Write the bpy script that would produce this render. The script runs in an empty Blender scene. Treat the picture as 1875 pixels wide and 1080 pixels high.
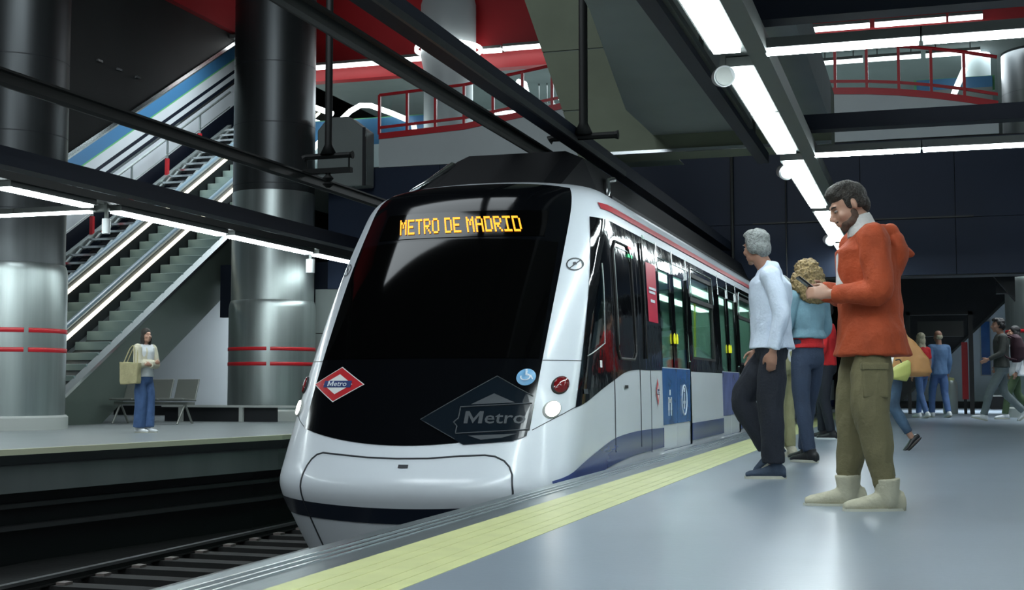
import bpy, bmesh, math, random
from mathutils import Vector, Matrix, noise
random.seed(7)
SC = bpy.context.scene
COL = SC.collection
rad = math.radians
# ------------------------------------------------------------------ camera
CAMH = 0.69
cam = bpy.data.cameras.new('camera'); camo = bpy.data.objects.new('camera', cam); COL.objects.link(camo)
camo.location = (0, 0, CAMH)
camo.rotation_euler = (rad(90 + 3.933), 0, rad(17.37))
cam.sensor_fit = 'HORIZONTAL'; cam.sensor_width = 36.0; cam.lens = 36.0 * 2400 / 1875
cam.clip_start = 0.05; cam.clip_end = 300
SC.camera = camo
# ------------------------------------------------------------------ world and exposure
W = bpy.data.worlds.new('world'); SC.world = W; W.use_nodes = True
W.node_tree.nodes['Background'].inputs[0].default_value = (0.55, 0.68, 0.8, 1)
W.node_tree.nodes['Background'].inputs[1].default_value = 0.05
SC.view_settings.view_transform = 'Standard'; SC.view_settings.look = 'None'
SC.view_settings.exposure = 0.55; SC.view_settings.gamma = 1.0
SC.view_settings.use_curve_mapping = False
LAMP = 20.0          # radiance of the fluorescent diffusers
def area(name, loc, sx, sy, power, rot=(0, 0, 0), col=(0.86, 0.95, 1.0)):
    l = bpy.data.lights.new(name, 'AREA'); l.shape = 'RECTANGLE'; l.size = sx; l.size_y = sy
    l.energy = power; l.color = col
    o = bpy.data.objects.new(name, l); COL.objects.link(o); o.location = loc; o.rotation_euler = rot
    return o
area('hall_fill', (-4.5, 0.0, 8.5), 7, 3, 430, (rad(28), 0, 0))                 # added overhead fill, tilted to light the train front
area('hall_fill', (-7.0, 11.0, 9.6), 6, 3, 200, (rad(35), 0, 0))  # added overhead fill, tilted towards the white parapet
area('hall_fill', (-7.0, 31.0, 7.9), 10, 3, 700)                # upper concourse
area('hall_fill', (1.0, 31.0, 7.9), 4, 3, 260)
area('stair_light', (-16.3, 26.0, 9.6), 3.0, 7, 330)             # above the escalators
a_ = area('platform_fill', (2.6, 29.0, 4.4), 2.5, 6, 150); a_.data.spread = rad(95)  # added fill hidden behind the bulkhead, lights the distant walkers
a_ = area('platform_fill', (1.5, 36.0, 4.4), 4, 3, 260, (rad(12), 0, 0)); a_.data.spread = rad(80)  # added fill hidden behind the bulkhead, lights the far pale wall
area('platform_fill', (-13.2, 25.3, 2.7), 2.6, 0.6, 90, (rad(15), 0, 0))  # added fill hidden behind the soffit front, lights the wall behind the bench

# ------------------------------------------------------------------ materials
def mat(name, col, rough=0.5, metal=0.0, emis=None, es=0.0, spec=None, var=0.0, vscale=3.0, bump=0.0, bscale=40.0, stretch=None, coat=0.0):
    m = bpy.data.materials.new(name); m.use_nodes = True
    nt = m.node_tree; b = nt.nodes['Principled BSDF']
    b.inputs['Base Color'].default_value = (*col, 1); b.inputs['Roughness'].default_value = rough
    b.inputs['Metallic'].default_value = metal
    if spec is not None: b.inputs['Specular IOR Level'].default_value = spec
    if coat: b.inputs['Coat Weight'].default_value = coat; b.inputs['Coat Roughness'].default_value = 0.08
    if emis: b.inputs['Emission Color'].default_value = (*emis, 1); b.inputs['Emission Strength'].default_value = es
    if var or bump:
        tc = nt.nodes.new('ShaderNodeTexCoord'); mp = nt.nodes.new('ShaderNodeMapping')
        nt.links.new(tc.outputs['Object'], mp.inputs[0])
        if stretch: mp.inputs['Scale'].default_value = stretch
    if var:
        n = nt.nodes.new('ShaderNodeTexNoise'); n.inputs['Scale'].default_value = vscale; n.inputs['Detail'].default_value = 5
        nt.links.new(mp.outputs[0], n.inputs[0])
        r = nt.nodes.new('ShaderNodeValToRGB')
        r.color_ramp.elements[0].position = 0.3; r.color_ramp.elements[1].position = 0.7
        r.color_ramp.elements[0].color = (*[c * (1 - var) for c in col], 1)
        r.color_ramp.elements[1].color = (*[min(1, c * (1 + var)) for c in col], 1)
        nt.links.new(n.outputs[0], r.inputs[0]); nt.links.new(r.outputs[0], b.inputs['Base Color'])
    if bump:
        n2 = nt.nodes.new('ShaderNodeTexNoise'); n2.inputs['Scale'].default_value = bscale; n2.inputs['Detail'].default_value = 4
        nt.links.new(mp.outputs[0], n2.inputs[0])
        bp = nt.nodes.new('ShaderNodeBump'); bp.inputs['Strength'].default_value = bump; bp.inputs['Distance'].default_value = 0.02
        nt.links.new(n2.outputs[0], bp.inputs['Height']); nt.links.new(bp.outputs[0], b.inputs['Normal'])
    return m
def glassmat(name, tint, trans=0.6, rough=0.03):
    m = bpy.data.materials.new(name); m.use_nodes = True; nt = m.node_tree; nt.nodes.clear()
    o = nt.nodes.new('ShaderNodeOutputMaterial'); t = nt.nodes.new('ShaderNodeBsdfTransparent'); g = nt.nodes.new('ShaderNodeBsdfGlossy')
    lw = nt.nodes.new('ShaderNodeLayerWeight'); lw.inputs[0].default_value = 0.5
    pw = nt.nodes.new('ShaderNodeMath'); pw.operation = 'POWER'; pw.inputs[1].default_value = 4.0
    f = nt.nodes.new('ShaderNodeMath'); f.operation = 'MULTIPLY_ADD'; f.inputs[1].default_value = 0.9; f.inputs[2].default_value = 0.04
    nt.links.new(lw.outputs['Facing'], pw.inputs[0]); nt.links.new(pw.outputs[0], f.inputs[0])
    mx = nt.nodes.new('ShaderNodeMixShader'); t.inputs[0].default_value = (*[c * trans for c in tint], 1)
    g.inputs['Roughness'].default_value = rough; g.inputs[0].default_value = (1, 1, 1, 1)
    nt.links.new(f.outputs[0], mx.inputs[0]); nt.links.new(t.outputs[0], mx.inputs[1]); nt.links.new(g.outputs[0], mx.inputs[2])
    nt.links.new(mx.outputs[0], o.inputs[0]); return m
M = dict(
 floor=mat('platform_stone', (0.195, 0.235, 0.28), 0.30, var=0.06, vscale=1.2, bump=0.03, bscale=30, spec=0.55),
 farfloor=mat('far_platform_stone', (0.22, 0.245, 0.25), 0.33, var=0.06, vscale=1.5),
 yellow=mat('tactile_yellow', (0.50, 0.52, 0.25), 0.42, var=0.08, vscale=5),
 edge=mat('edge_steel', (0.25, 0.30, 0.32), 0.3, 0.75, var=0.12, vscale=4, stretch=(6, 0.4, 1)),
 nosing=mat('cream_nosing', (0.62, 0.62, 0.45), 0.5),
 dark=mat('near_black', (0.012, 0.014, 0.017), 0.55),
 bed=mat('track_bed_dark', (0.004, 0.0045, 0.005), 0.8, var=0.4, vscale=6, bump=0.4, bscale=20),
 rail=mat('rail_steel', (0.32, 0.33, 0.34), 0.28, 0.9),
 raildark=mat('rail_web', (0.010, 0.010, 0.010), 0.6, 0.3),
 sleeper=mat('sleeper_concrete', (0.006, 0.006, 0.006), 0.8, var=0.2, vscale=9),
 clip=mat('rail_clip', (0.2, 0.17, 0.16), 0.45, 0.4),
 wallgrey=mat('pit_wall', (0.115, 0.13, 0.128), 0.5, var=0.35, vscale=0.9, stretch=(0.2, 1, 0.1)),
 duct=mat('cable_duct', (0.028, 0.028, 0.03), 0.5),
 concrete=mat('grey_green_concrete', (0.115, 0.135, 0.092), 0.75, var=0.1, vscale=1.5, bump=0.1, bscale=12),
 ceilgrey=mat('ceiling_grey', (0.19, 0.215, 0.21), 0.7, var=0.06, vscale=1.2),
 darkceil=mat('dark_soffit', (0.016, 0.019, 0.019), 0.6, var=0.15, vscale=1.0),
 navy=mat('navy_panel', (0.013, 0.023, 0.048), 0.5, spec=.3, var=0.1, vscale=0.7),
 navybeam=mat('navy_beam', (0.006, 0.010, 0.020), 0.55, spec=.25),
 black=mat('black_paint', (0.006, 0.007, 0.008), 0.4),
 red=mat('red_panel', (0.42, 0.02, 0.026), 0.45, var=0.06, vscale=0.6),
 redband=mat('red_band', (0.50, 0.012, 0.02), 0.4),
 white=mat('white_panel', (0.50, 0.55, 0.56), 0.45, var=0.04, vscale=1),
 whitewall=mat('white_wall', (0.55, 0.60, 0.63), 0.55, var=0.05, vscale=0.8),
 bluepanel=mat('blue_panel', (0.05, 0.17, 0.33), 0.4),
 green=mat('green_line', (0.12, 0.42, 0.16), 0.4),
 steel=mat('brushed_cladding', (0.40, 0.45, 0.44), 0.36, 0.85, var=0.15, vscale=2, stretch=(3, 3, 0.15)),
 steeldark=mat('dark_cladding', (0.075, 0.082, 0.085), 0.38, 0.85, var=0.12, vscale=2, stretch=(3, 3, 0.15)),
 stringer=mat('olive_steel_panel', (0.105, 0.135, 0.115), 0.5, 0.25, var=0.06, vscale=1),
 chrome=mat('polished_steel', (0.62, 0.66, 0.67), 0.2, 0.95),
 plinth=mat('pale_plinth', (0.42, 0.44, 0.42), 0.5),
 step=mat('step_riser', (0.27, 0.37, 0.36), 0.45, 0.3),
 stepdark=mat('step_tread', (0.06, 0.07, 0.07), 0.5, 0.4),
 led=mat('handrail_light', (1, 1, 0.9), 0.5, emis=(1.0, 0.94, 0.74), es=1.6),
 handrail=mat('pale_blue_handrail', (0.20, 0.29, 0.35), 0.3),
 tube=mat('fluorescent_diffuser', (1, 1, 1), 0.5, emis=(0.86, 0.98, 1.0), es=LAMP),
 tubefar=mat('concourse_tube', (1, 1, 1), 0.5, emis=(0.95, 1.0, 1.0), es=2.6),
 housing=mat('luminaire_housing', (0.10, 0.11, 0.105), 0.5, 0.3),
 tray=mat('dark_tray', (0.045, 0.047, 0.045), 0.5, 0.3),
 catenary=mat('overhead_conductor', (0.020, 0.022, 0.021), 0.5, 0.3),
 insul=mat('insulator', (0.008, 0.009, 0.009), 0.55, spec=.2),
 speaker=mat('white_speaker', (0.60, 0.63, 0.64), 0.45),
 tgwhite=mat('train_white', (0.66, 0.71, 0.76), 0.27, coat=0.3, var=0.02, vscale=1),
 tgblack=mat('train_black_gloss', (0.0025, 0.003, 0.004), 0.10, spec=0.25),
 tgglass=mat('windscreen_glass', (0.0012, 0.0013, 0.0014), 0.06, spec=0.3),
 tgroof=mat('train_roof_black', (0.004, 0.0045, 0.006), 0.6, spec=.2),
 tgside=mat('side_band_gloss', (0.0035, 0.004, 0.005), 0.06, spec=0.5, bump=0.25, bscale=2.2),
 tgred=mat('train_red_stripe', (0.42, 0.02, 0.035), 0.3),
 tgblue=mat('train_blue', (0.05, 0.075, 0.21), 0.22, var=.25, vscale=1.6, stretch=(1, .5, 3)),
 tgnavy=mat('train_navy', (0.010, 0.016, 0.03), 0.25),
 seam=mat('panel_gap', (0.02, 0.024, 0.03), 0.5),
 sticker=mat('blue_sticker', (0.035, 0.12, 0.32), 0.25, var=0.2, vscale=3),
 sticker2=mat('violet_sticker', (0.13, 0.16, 0.36), 0.25, var=0.2, vscale=3),
 picto=mat('pale_pictogram', (0.65, 0.72, 0.78), 0.4),
 wheelblue=mat('wheelchair_blue', (0.16, 0.38, 0.62), 0.35),
 posterred=mat('red_poster', (0.55, 0.02, 0.06), 0.35, var=0.2, vscale=1.0),
 ghost=mat('ghost_emblem_dark', (0.006, 0.010, 0.015), 0.12, spec=.3),
 ghost2=mat('ghost_emblem_grey', (0.034, 0.043, 0.052), 0.45),
 amber=mat('amber_led', (1, 0.4, 0.02), 0.5, emis=(1.0, 0.30, 0.010), es=1.15),
 head=mat('headlight_lens', (1, 1, 1), 0.2, emis=(1.0, 0.98, 0.85), es=7),
 taillens=mat('red_lens', (0.16, 0.006, 0.008), 0.15, coat=0.5),
 rubber=mat('rubber', (0.012, 0.012, 0.013), 0.6),
 yellowbtn=mat('yellow_button', (0.75, 0.75, 0.03), 0.4, emis=(0.8, 0.8, 0.02), es=0.25),
 redlamp=mat('door_lamp_red', (0.8, 0.05, 0.05), 0.4, emis=(1, 0.12, 0.15), es=.8),
 greenlamp=mat('door_lamp_green', (0.05, 0.6, 0.2), 0.4, emis=(0.05, 0.7, 0.25), es=0.8),
 intwhite=mat('saloon_lining', (0.42, 0.55, 0.50), 0.5),
 intlight=mat('saloon_light', (1, 1, 1), 0.5, emis=(0.85, 1.0, 0.90), es=8),
 seat=mat('saloon_seat', (0.05, 0.09, 0.2), 0.6),
 pane=glassmat('tinted_pane', (0.62, 0.80, 0.74), 0.9),
 clear=glassmat('clear_pane', (0.9, 0.97, 0.97), 0.92),
 bench=mat('bench_metal', (0.23, 0.24, 0.22), 0.4, 0.5),
 sign=mat('white_sign', (0.75, 0.77, 0.76), 0.5),
 bin=mat('bin_steel', (0.35, 0.4, 0.38), 0.4, 0.6),
)
# ------------------------------------------------------------------ helpers
class MB:
    def __init__(s): s.v = []; s.f = []
    def add(s, v, f):
        n = len(s.v); s.v += [tuple(p) for p in v]; s.f += [tuple(i + n for i in q) for q in f]; return s
    def box(s, x0, x1, y0, y1, z0, z1):
        return s.add([(x0,y0,z0),(x1,y0,z0),(x1,y1,z0),(x0,y1,z0),(x0,y0,z1),(x1,y0,z1),(x1,y1,z1),(x0,y1,z1)],
                     [(0,3,2,1),(4,5,6,7),(0,1,5,4),(1,2,6,5),(2,3,7,6),(3,0,4,7)])
    def prism(s, poly, axis, a, b):
        """extrude a 2-D polygon along axis between a and b"""
        def P(p, t):
            return {'x': (t, p[0], p[1]), 'y': (p[0], t, p[1]), 'z': (p[0], p[1], t)}[axis]
        n = len(poly)
        return s.add([P(p, a) for p in poly] + [P(p, b) for p in poly],
                     [tuple(range(n))[::-1], tuple(range(n, 2*n))] + [(i, (i+1) % n, n+(i+1) % n, n+i) for i in range(n)])
    def tube(s, pts, r, n=10, cap=True):
        pts = [Vector(p) for p in pts]; rings = []
        for i, p in enumerate(pts):
            d = (pts[min(i+1, len(pts)-1)] - pts[max(i-1, 0)]).normalized()
            a = d.orthogonal().normalized() if i == 0 else (a - d * a.dot(d)).normalized()
            b = d.cross(a); rr = r[i] if isinstance(r, (list, tuple)) else r
            rings.append([p + (a * math.cos(t) + b * math.sin(t)) * rr for t in [2*math.pi*k/n for k in range(n)]])
        v = [q for g in rings for q in g]; f = []
        for i in range(len(rings)-1):
            for k in range(n): f.append((i*n+k, i*n+(k+1) % n, (i+1)*n+(k+1) % n, (i+1)*n+k))
        if cap: f.append(tuple(range(n))[::-1]); f.append(tuple(range((len(rings)-1)*n, len(rings)*n)))
        return s.add(v, f)
    def lathe(s, prof, c, n=48, a0=0, a1=2*math.pi):
        full = abs(a1 - a0 - 2*math.pi) < 1e-6; m = n if full else n + 1
        v = [(c[0]+r*math.cos(a0+(a1-a0)*k/n), c[1]+r*math.sin(a0+(a1-a0)*k/n), c[2]+z) for r, z in prof for k in range(m)]
        f = []
        for i in range(len(prof)-1):
            for k in range(n): f.append((i*m+k, i*m+(k+1) % m, (i+1)*m+(k+1) % m, (i+1)*m+k))
        return s.add(v, f)
    def mesh(s, name):
        me = bpy.data.meshes.new(name); me.from_pydata(s.v, [], s.f); me.validate()
        bm = bmesh.new(); bm.from_mesh(me); bmesh.ops.recalc_face_normals(bm, faces=bm.faces); bm.to_mesh(me); bm.free()
        return me
def wloc(p):
    v = Vector((0, 0, 0))
    while p is not None: v += p.location; p = p.parent
    return v
def obj(name, mb, m, parent=None, smooth=False, bevel=0, local=False, autos=None):
    """mb in world coordinates (unless local); the object's origin sits at its parent's"""
    me = mb.mesh(name) if isinstance(mb, MB) else mb
    o = bpy.data.objects.new(name, me); COL.objects.link(o)
    me.materials.clear(); me.materials.append(M[m] if isinstance(m, str) else m)
    if smooth:
        for p in me.polygons: p.use_smooth = True
        if autos:
            try: me.set_sharp_from_angle(angle=rad(autos))
            except Exception: pass
    if parent is not None:
        o.parent = parent
        if not local: o.location = -wloc(parent)
    if bevel:
        b = o.modifiers.new('bevel', 'BEVEL'); b.width = bevel; b.segments = 2; b.limit_method = 'ANGLE'
    return o
def tag(o, label=None, cat=None, group=None, kind=None):
    if label: o['label'] = label
    if cat: o['category'] = cat
    if group: o['group'] = group
    if kind: o['kind'] = kind
    return o
def thing(name, label, cat, loc=(0, 0, 0), rz=0, group=None):
    o = bpy.data.objects.new(name, None); COL.objects.link(o); o.empty_display_size = 0.2
    o.location = loc; o.rotation_euler = (0, 0, rz); return tag(o, label, cat, group)
def struct(name, mb, m, label=None, **k):
    return tag(obj(name, mb, m, **k), label, None, None, 'structure')
def B(*a): return MB().box(*a)

# ================================================================== STRUCTURE
# near platform -------------------------------------------------------
fl = struct('floor', MB().box(-1.70, 7, -12, 60, -0.25, 0), 'floor', 'glossy grey stone floor of the near platform')
e = obj('tactile_strip', MB().box(-2.14, -1.70, -12, 60, -0.25, 0.002), 'yellow', fl); e['label'] = 'yellow safety strip along the near platform edge'
e = obj('edge_plate', MB().box(-2.49, -2.14, -12, 60, -0.25, 0), 'edge', fl); e['label'] = 'grey metal edge plate with grooves'
g = MB()
for x in (-2.40, -2.345, -2.29): g.box(x, x+0.012, -12, 60, 0, 0.006)
obj('groove_rib', g, 'chrome', fl)
g = MB()
for x in (-2.05, -1.98, -1.86, -1.79): g.box(x, x+0.02, -12, 60, 0.002, 0.0035)
obj('tactile_rib', g, 'yellow', fl)
struct('wall_platform_face', MB().box(-2.45, -1.9, -12, 60, -1.3, -0.25), 'wallgrey', 'dark vertical face under the near platform edge')
struct('floor_track_bed', MB().box(-9.6, -2.45, -12, 60, -1.5, -1.28), 'bed', 'black track bed between the platforms')
# far platform --------------------------------------------------------
edge = [(-10.5, 5), (-9.35, 11.67), (-8.45, 16.4), (-8.45, 60)]
def along(off, z0, z1, w):
    a = [(x - off, y) for x, y in edge]; b = [(x - off - w, y) for x, y in edge]
    return MB().prism(a + b[::-1], 'z', z0, z1)
ff = struct('floor_far_platform', MB().prism([(x-0.07, y) for x, y in edge] + [(-24, 60), (-24, 5)], 'z', -0.16, 0), 'farfloor', 'grey floor of the far platform')
obj('nosing', along(0, -0.06, 0.004, 0.07), 'nosing', ff)['label'] = 'pale cream edge line'
obj('edge_lip', along(0.0, -0.16, -0.06, 0.07), 'black', ff)
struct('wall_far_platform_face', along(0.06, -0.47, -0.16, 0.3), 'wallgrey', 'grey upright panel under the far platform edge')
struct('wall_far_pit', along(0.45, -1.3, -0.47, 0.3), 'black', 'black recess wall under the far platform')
for z, lab in ((-0.62, 'upper'), (-0.86, 'lower')):
    d = obj('cable_duct', along(0.2, z-0.03, z+0.02, 0.12), 'duct'); tag(d, lab + ' dark cable duct running along the pit wall below the far platform', 'duct')
# tracks --------------------------------------------------------------
for cx0, lab, y0 in ((-3.84, 'track that the white train stands on', 5.5), (-7.2, 'empty track beside the far platform', 7.0)):
    t = thing('railway_track', lab, 'track', (cx0, 20, -1.28))
    for s in (-1, 1):
        x = cx0 + s*0.72
        obj('rail', MB().box(x-0.035, x+0.035, -12, 60, -1.13, -1.10), 'rail', t)
        obj('rail_web', MB().box(x-0.06, x+0.06, -12, 60, -1.19, -1.178).box(x-0.012, x+0.012, -12, 60, -1.178, -1.13), 'raildark', t)
    sl = MB().box(cx0-1.1, cx0+1.1, -0.12, 0.12, -1.29, -1.19).mesh('sleeper')
    cl = MB()
    cls_ = [MB().box(cx0+s*0.72+q-0.05, cx0+s*0.72+q+0.05, -0.06, 0.06, -1.19, -1.165).mesh('rail_clip') for s in (-1, 1) for q in (-0.13, 0.13)]
    y = y0
    while y < 26:
        o = obj('sleeper', sl, 'sleeper', t); o.location.y += y
        for cl in cls_: c = obj('rail_clip', cl, 'clip', o); c.location = (0, 0, 0)
        y += 0.62
# enclosing walls, roof ----------------------------------------------------
struct('wall_right', B(7, 7.3, -12, 60, -0.25, 11.3), 'whitewall', 'pale wall along the right platform')
struct('wall_rear', B(-24, 7, -12.3, -12, -1.5, 11.3), 'darkceil', 'dark wall behind')
struct('wall_left', B(-24.3, -24, -12, 60, -1.5, 11.3), 'darkceil', 'dark wall far left')
struct('wall_tunnel_end', B(-24, 7, 60, 60.3, -1.5, 11.3), 'black', 'black tunnel end')
struct('ceiling', B(-24, 7, -12, 60, 11.0, 11.3), 'darkceil', 'dark high ceiling of the station hall')
# near platform ceiling slab with the big opening
s = MB()
s.prism([(-2.1, -12), (-1.05, -12), (-1.05, 17), (-3.35, 17), (-3.35, 15.3), (-2.75, 11.1), (-2.5, 8.5)], 'z', 4.0, 4.55)
s.box(-1.05, 7, -12, 9.7, 4.0, 4.55)
s.box(3.6, 7, 9.7, 24, 4.0, 4.55)
struct('ceiling_platform', s, 'ceilgrey', 'grey ceiling slab above the near platform with a large opening')
struct('trim_1', B(-4.3, -1.05, 17.0, 17.7, 3.78, 4.55), 'concrete', 'concrete downstand beam at the end of the ceiling slab')
struct('trim_2', B(-4.3, -1.05, 16.96, 17.0, 3.76, 3.80), 'chrome', 'thin bright strip standing in for a highlight under the downstand beam')  # polished strip stands in for the highlight on the beam's lower edge
# concrete fin made of large slabs
fin = thing('concrete_fin', 'leaning grey green concrete fin hanging above the train left of the ceiling slab', 'pillar', (-4.5, 18, 4.0))
def fl_(z): return -4.655 - (z-4.0)*0.341
def fr_(z): return -3.35 - (z-4.0)*0.9 if z < 4.55 else -3.845 - (z-4.55)*0.31
zs = [3.9, 4.62, 5.5, 6.4, 7.3, 8.2]
for a, b in zip(zs[:-1], zs[1:]):
    zz = [a+0.01, (4.55 if a < 4.55 < b else (a+b)/2), b-0.01]
    poly = [(fl_(z), z) for z in zz] + [(fr_(z), z) for z in zz[::-1]]
    obj('slab', MB().prism(poly, 'y', 18.0, 18.9), 'concrete', fin)
obj('backing', MB().prism([(fl_(3.9)+.02, 3.9), (fl_(10.95)+.02, 10.95), (fr_(10.95)-.02, 10.95), (fr_(4.55)-.02, 4.55), (fr_(3.9)-.02, 3.9)], 'y', 18.02, 18.85), 'stringer', fin)
# navy bulkhead across the tracks
bk = thing('navy_bulkhead', 'dark navy panelled bulkhead spanning above the tracks behind the train', 'wall', (-2.5, 24, 2.6))
bk['kind'] = 'structure'; del bk['category']
bk.name = 'wall_bulkhead'
xs = [-11.4, -9.0, -7.2, -5.4, -3.25, -1.0, 0.6, 1.9, 4.2, 7]
for a, b in zip(xs[:-1], xs[1:]):
    obj('panel', B(a+0.006, b-0.006, 24.0, 24.1, 3.615, 5.02), 'navy', bk)
    obj('panel', B(a+0.006, b-0.006, 24.0, 24.1, 2.62, 3.605), 'navy', bk)
obj('backing', B(-11.4, 7, 24.06, 24.6, 2.60, 5.05), 'dark', bk)
obj('reflection_line', B(-2.9, 0.9, 23.96, 24.0, 3.61, 3.635), 'tray', bk)  # paler strip stands in for light reflected along the panel seam
obj('conduit', MB().tube([(-3.27, 23.93, 2.65), (-3.27, 23.93, 5.02)], 0.03, 8).tube([(-2.3, 23.93, 2.65), (-2.3, 23.93, 5.0)], 0.012, 8), 'tray', bk)
# tunnel roof over tracks beyond the bulkhead
struct('ceiling_tunnel', B(-11.4, 7, 24.6, 60, 4.6, 4.9), 'black', 'black soffit beyond the bulkhead')
struct('wall_column_row', B(-11.0, -5.3, 26, 26.3, -0.5, 2.62), 'black', 'black wall behind the far track')
# mezzanine floor, parapet and concourse
struct('floor_mezzanine', B(-13.9, 7, 24.6, 44, 4.9, 5.15), 'ceilgrey', 'upper concourse floor')
def parapet(pts, zb, lab, glass_h=0.62):
    """pts: (x, y, ztop) polyline; white apron, red band, glass, posts, rail"""
    p = thing('parapet', lab, 'railing', (pts[0][0], pts[0][1], zb))
    n = len(pts); ap = MB(); bd = MB(); lb = MB()
    def ribbon(mb, lo, hi, th, dy=0):
        v = []; 
        for (x, y, z), l, h in zip(pts, lo, hi): v += [(x, y+dy, l), (x, y+dy, h), (x, y+dy+th, h), (x, y+dy+th, l)]
        f = []
        for i in range(n-1):
            for k in range(4): f.append((4*i+k, 4*i+(k+1) % 4, 4*i+4+(k+1) % 4, 4*i+4+k))
        f += [(0, 1, 2, 3), (4*n-4, 4*n-3, 4*n-2, 4*n-1)]
        mb.add(v, f)
    Z = [q[2] for q in pts]
    ribbon(ap, [zb(q[0]) if callable(zb) else zb for q in pts], Z, 0.12)
    ribbon(bd, Z, [z+0.12 for z in Z], 0.16, -0.02)
    ribbon(lb, [z+0.22 for z in Z], [z+0.27 for z in Z], 0.05, 0.02)
    obj('apron', ap, 'white', p); obj('red_band', bd, 'redband', p); obj('lower_rail', lb, 'redband', p)
    for i in range(0, n-1):
        (x0, y0, z0), (x1, y1, z1) = pts[i], pts[i+1]
        g = MB().add([(x0, y0+0.04, z0+0.13), (x1, y1+0.04, z1+0.13), (x1, y1+0.04, z1+glass_h+.25), (x0, y0+0.04, z0+glass_h+.25)], [(0, 1, 2, 3)])
        obj('pane', g, 'clear', p)
        obj('post', MB().box(x0-0.025, x0+0.025, y0-0.01, y0+0.05, z0+0.1, z0+glass_h+0.28), 'redband', p)
    tr = MB().tube([(x, y+0.02, z+glass_h+0.28) for x, y, z in pts], 0.032, 8)
    obj('top_rail', tr, 'redband', p)
    return p
parapet([(-10.3+i*0.6, 24.0, 5.60+(0.03*i if i < 3 else 0.09+(i-3)*0.085)) for i in range(9)], 5.03, 'white parapet with red band and glass above the bulkhead left of the concrete fin')
parapet([(-1.95+i*0.55, 24.0, 5.93-0.012*i*i) for i in range(7)], 5.05, 'white parapet with red band seen through the ceiling opening on the right')
# grey block at the left end of the parapet
b = thing('concrete_block', 'grey concrete balustrade block beside the large clad column, left end of the red banded parapet', 'block', (-11, 23.8, 4.8))
obj('block_body', MB().prism([(-11.42, 4.6), (-10.36, 4.6), (-10.36, 5.70), (-10.75, 6.0), (-11.2, 6.0), (-11.42, 5.75)], 'y', 23.5, 23.92), 'ceilgrey', b, bevel=0.03)
obj('edge_post', B(-10.42, -10.36, 23.46, 23.5, 4.6, 5.75), 'dark', b)
wl = struct('wall_left_of_track', B(-11.7, -5.3, 24.1, 24.3, 0, 2.6), 'darkceil', 'dark concrete panels under the bulkhead')
for i in range(3):
    for j in range(2):
        obj('panel', B(-11.68+i*1.5, -10.22+i*1.5, 24.03, 24.1, 2.62-j*0.9-0.88, 2.62-j*0.9), 'ceilgrey', wl)
# red fascias of the upper level
rf = struct('wall_red_fascia', B(-14.0, 7, 28.0, 28.3, 7.9, 11.0), 'red', 'deep red fascia at the upper level')
struct('wall_upper_back', B(-14.0, 7, 43.5, 43.8, 5.1, 11.0), 'ceilgrey', 'grey back wall of the upper concourse')
struct('ceiling_concourse', B(-14.0, 7, 28.3, 43.5, 7.95, 8.1), 'ceilgrey', 'grey concourse ceiling')
for i, (x0, x1, y, z) in enumerate([(-13.9, -11.9, 27.65, 8.15), (-11.8, -10.7, 27.65, 8.17), (-9.35, -8.9, 27.65, 8.22), (-8.85, -7.3, 27.65, 8.24), (-4.0, -2.5, 27.65, 8.2), (-2.3, -0.9, 27.65, 8.12), (-0.8, 0.6, 27.65, 8.12), (0.65, 1.3, 27.65, 8.12)]):
    L = thing('concourse_light', ['first', 'second', 'third', 'fourth', 'fifth', 'sixth', 'seventh', 'eighth'][i] + ' light strip from the left along the foot of the red upper fascia', 'light', (x0, y, z))
    obj('diffuser', B(x0, x1, y-0.06, y+0.06, z-0.05, z+0.03), 'tubefar', L); obj('housing', B(x0, x1, y-0.08, y+0.35, z+0.03, z+0.09), 'housing', L)
for i, (x0, x1, y, z) in enumerate([(-10.6, -9.1, 30, 7.3), (-8.9, -8.3, 30, 7.35), (-8.2, -6.6, 30, 7.55), (-2.1, -1.1, 29, 7.72), (-1.0, 0.1, 29, 7.72), (0.2, 1.3, 29, 7.72)]):
    L = thing('concourse_light', ['first', 'second', 'third', 'fourth', 'fifth', 'sixth'][i] + ' tube light from the left hanging deep inside the upper concourse', 'light', (x0, y, z))
    obj('diffuser', B(x0, x1, y-0.05, y+0.05, z-0.04, z+0.03), 'tubefar', L); obj('housing', B(x0, x1, y-0.07, y+0.07, z+0.03, z+0.09), 'housing', L)
    for xx in (x0+.2, x1-.2): obj('hanger_rod', B(xx-.01, xx+.01, y-.01, y+.01, z+.09, 7.95), 'tray', L)
# white round column of the concourse
wc = thing('concourse_column', 'round white column rising through the red upper level', 'column', (-10.0, 27.2, 5.1))
obj('shaft', MB().lathe([(0.55, 0), (0.55, 2.6), (0.62, 2.9), (0.62, 4.1), (0.5, 4.5), (0.5, 5.9)], (-10.0, 27.2, 5.1)), 'white', wc, smooth=True)
obj('light_ring', MB().lathe([(0.70, 3.05), (0.76, 3.05), (0.76, 3.13), (0.70, 3.13), (0.70, 3.05)], (-10.0, 27.2, 5.1)), 'tubefar', wc)
wc2 = thing('concourse_column', 'slim pale column behind the parapet in the ceiling opening on the right', 'column', (1.25, 30, 5.1))
obj('shaft', MB().lathe([(0.3, 0), (0.3, 2.8)], (1.25, 30, 5.1)), 'white', wc2, smooth=True)
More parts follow.
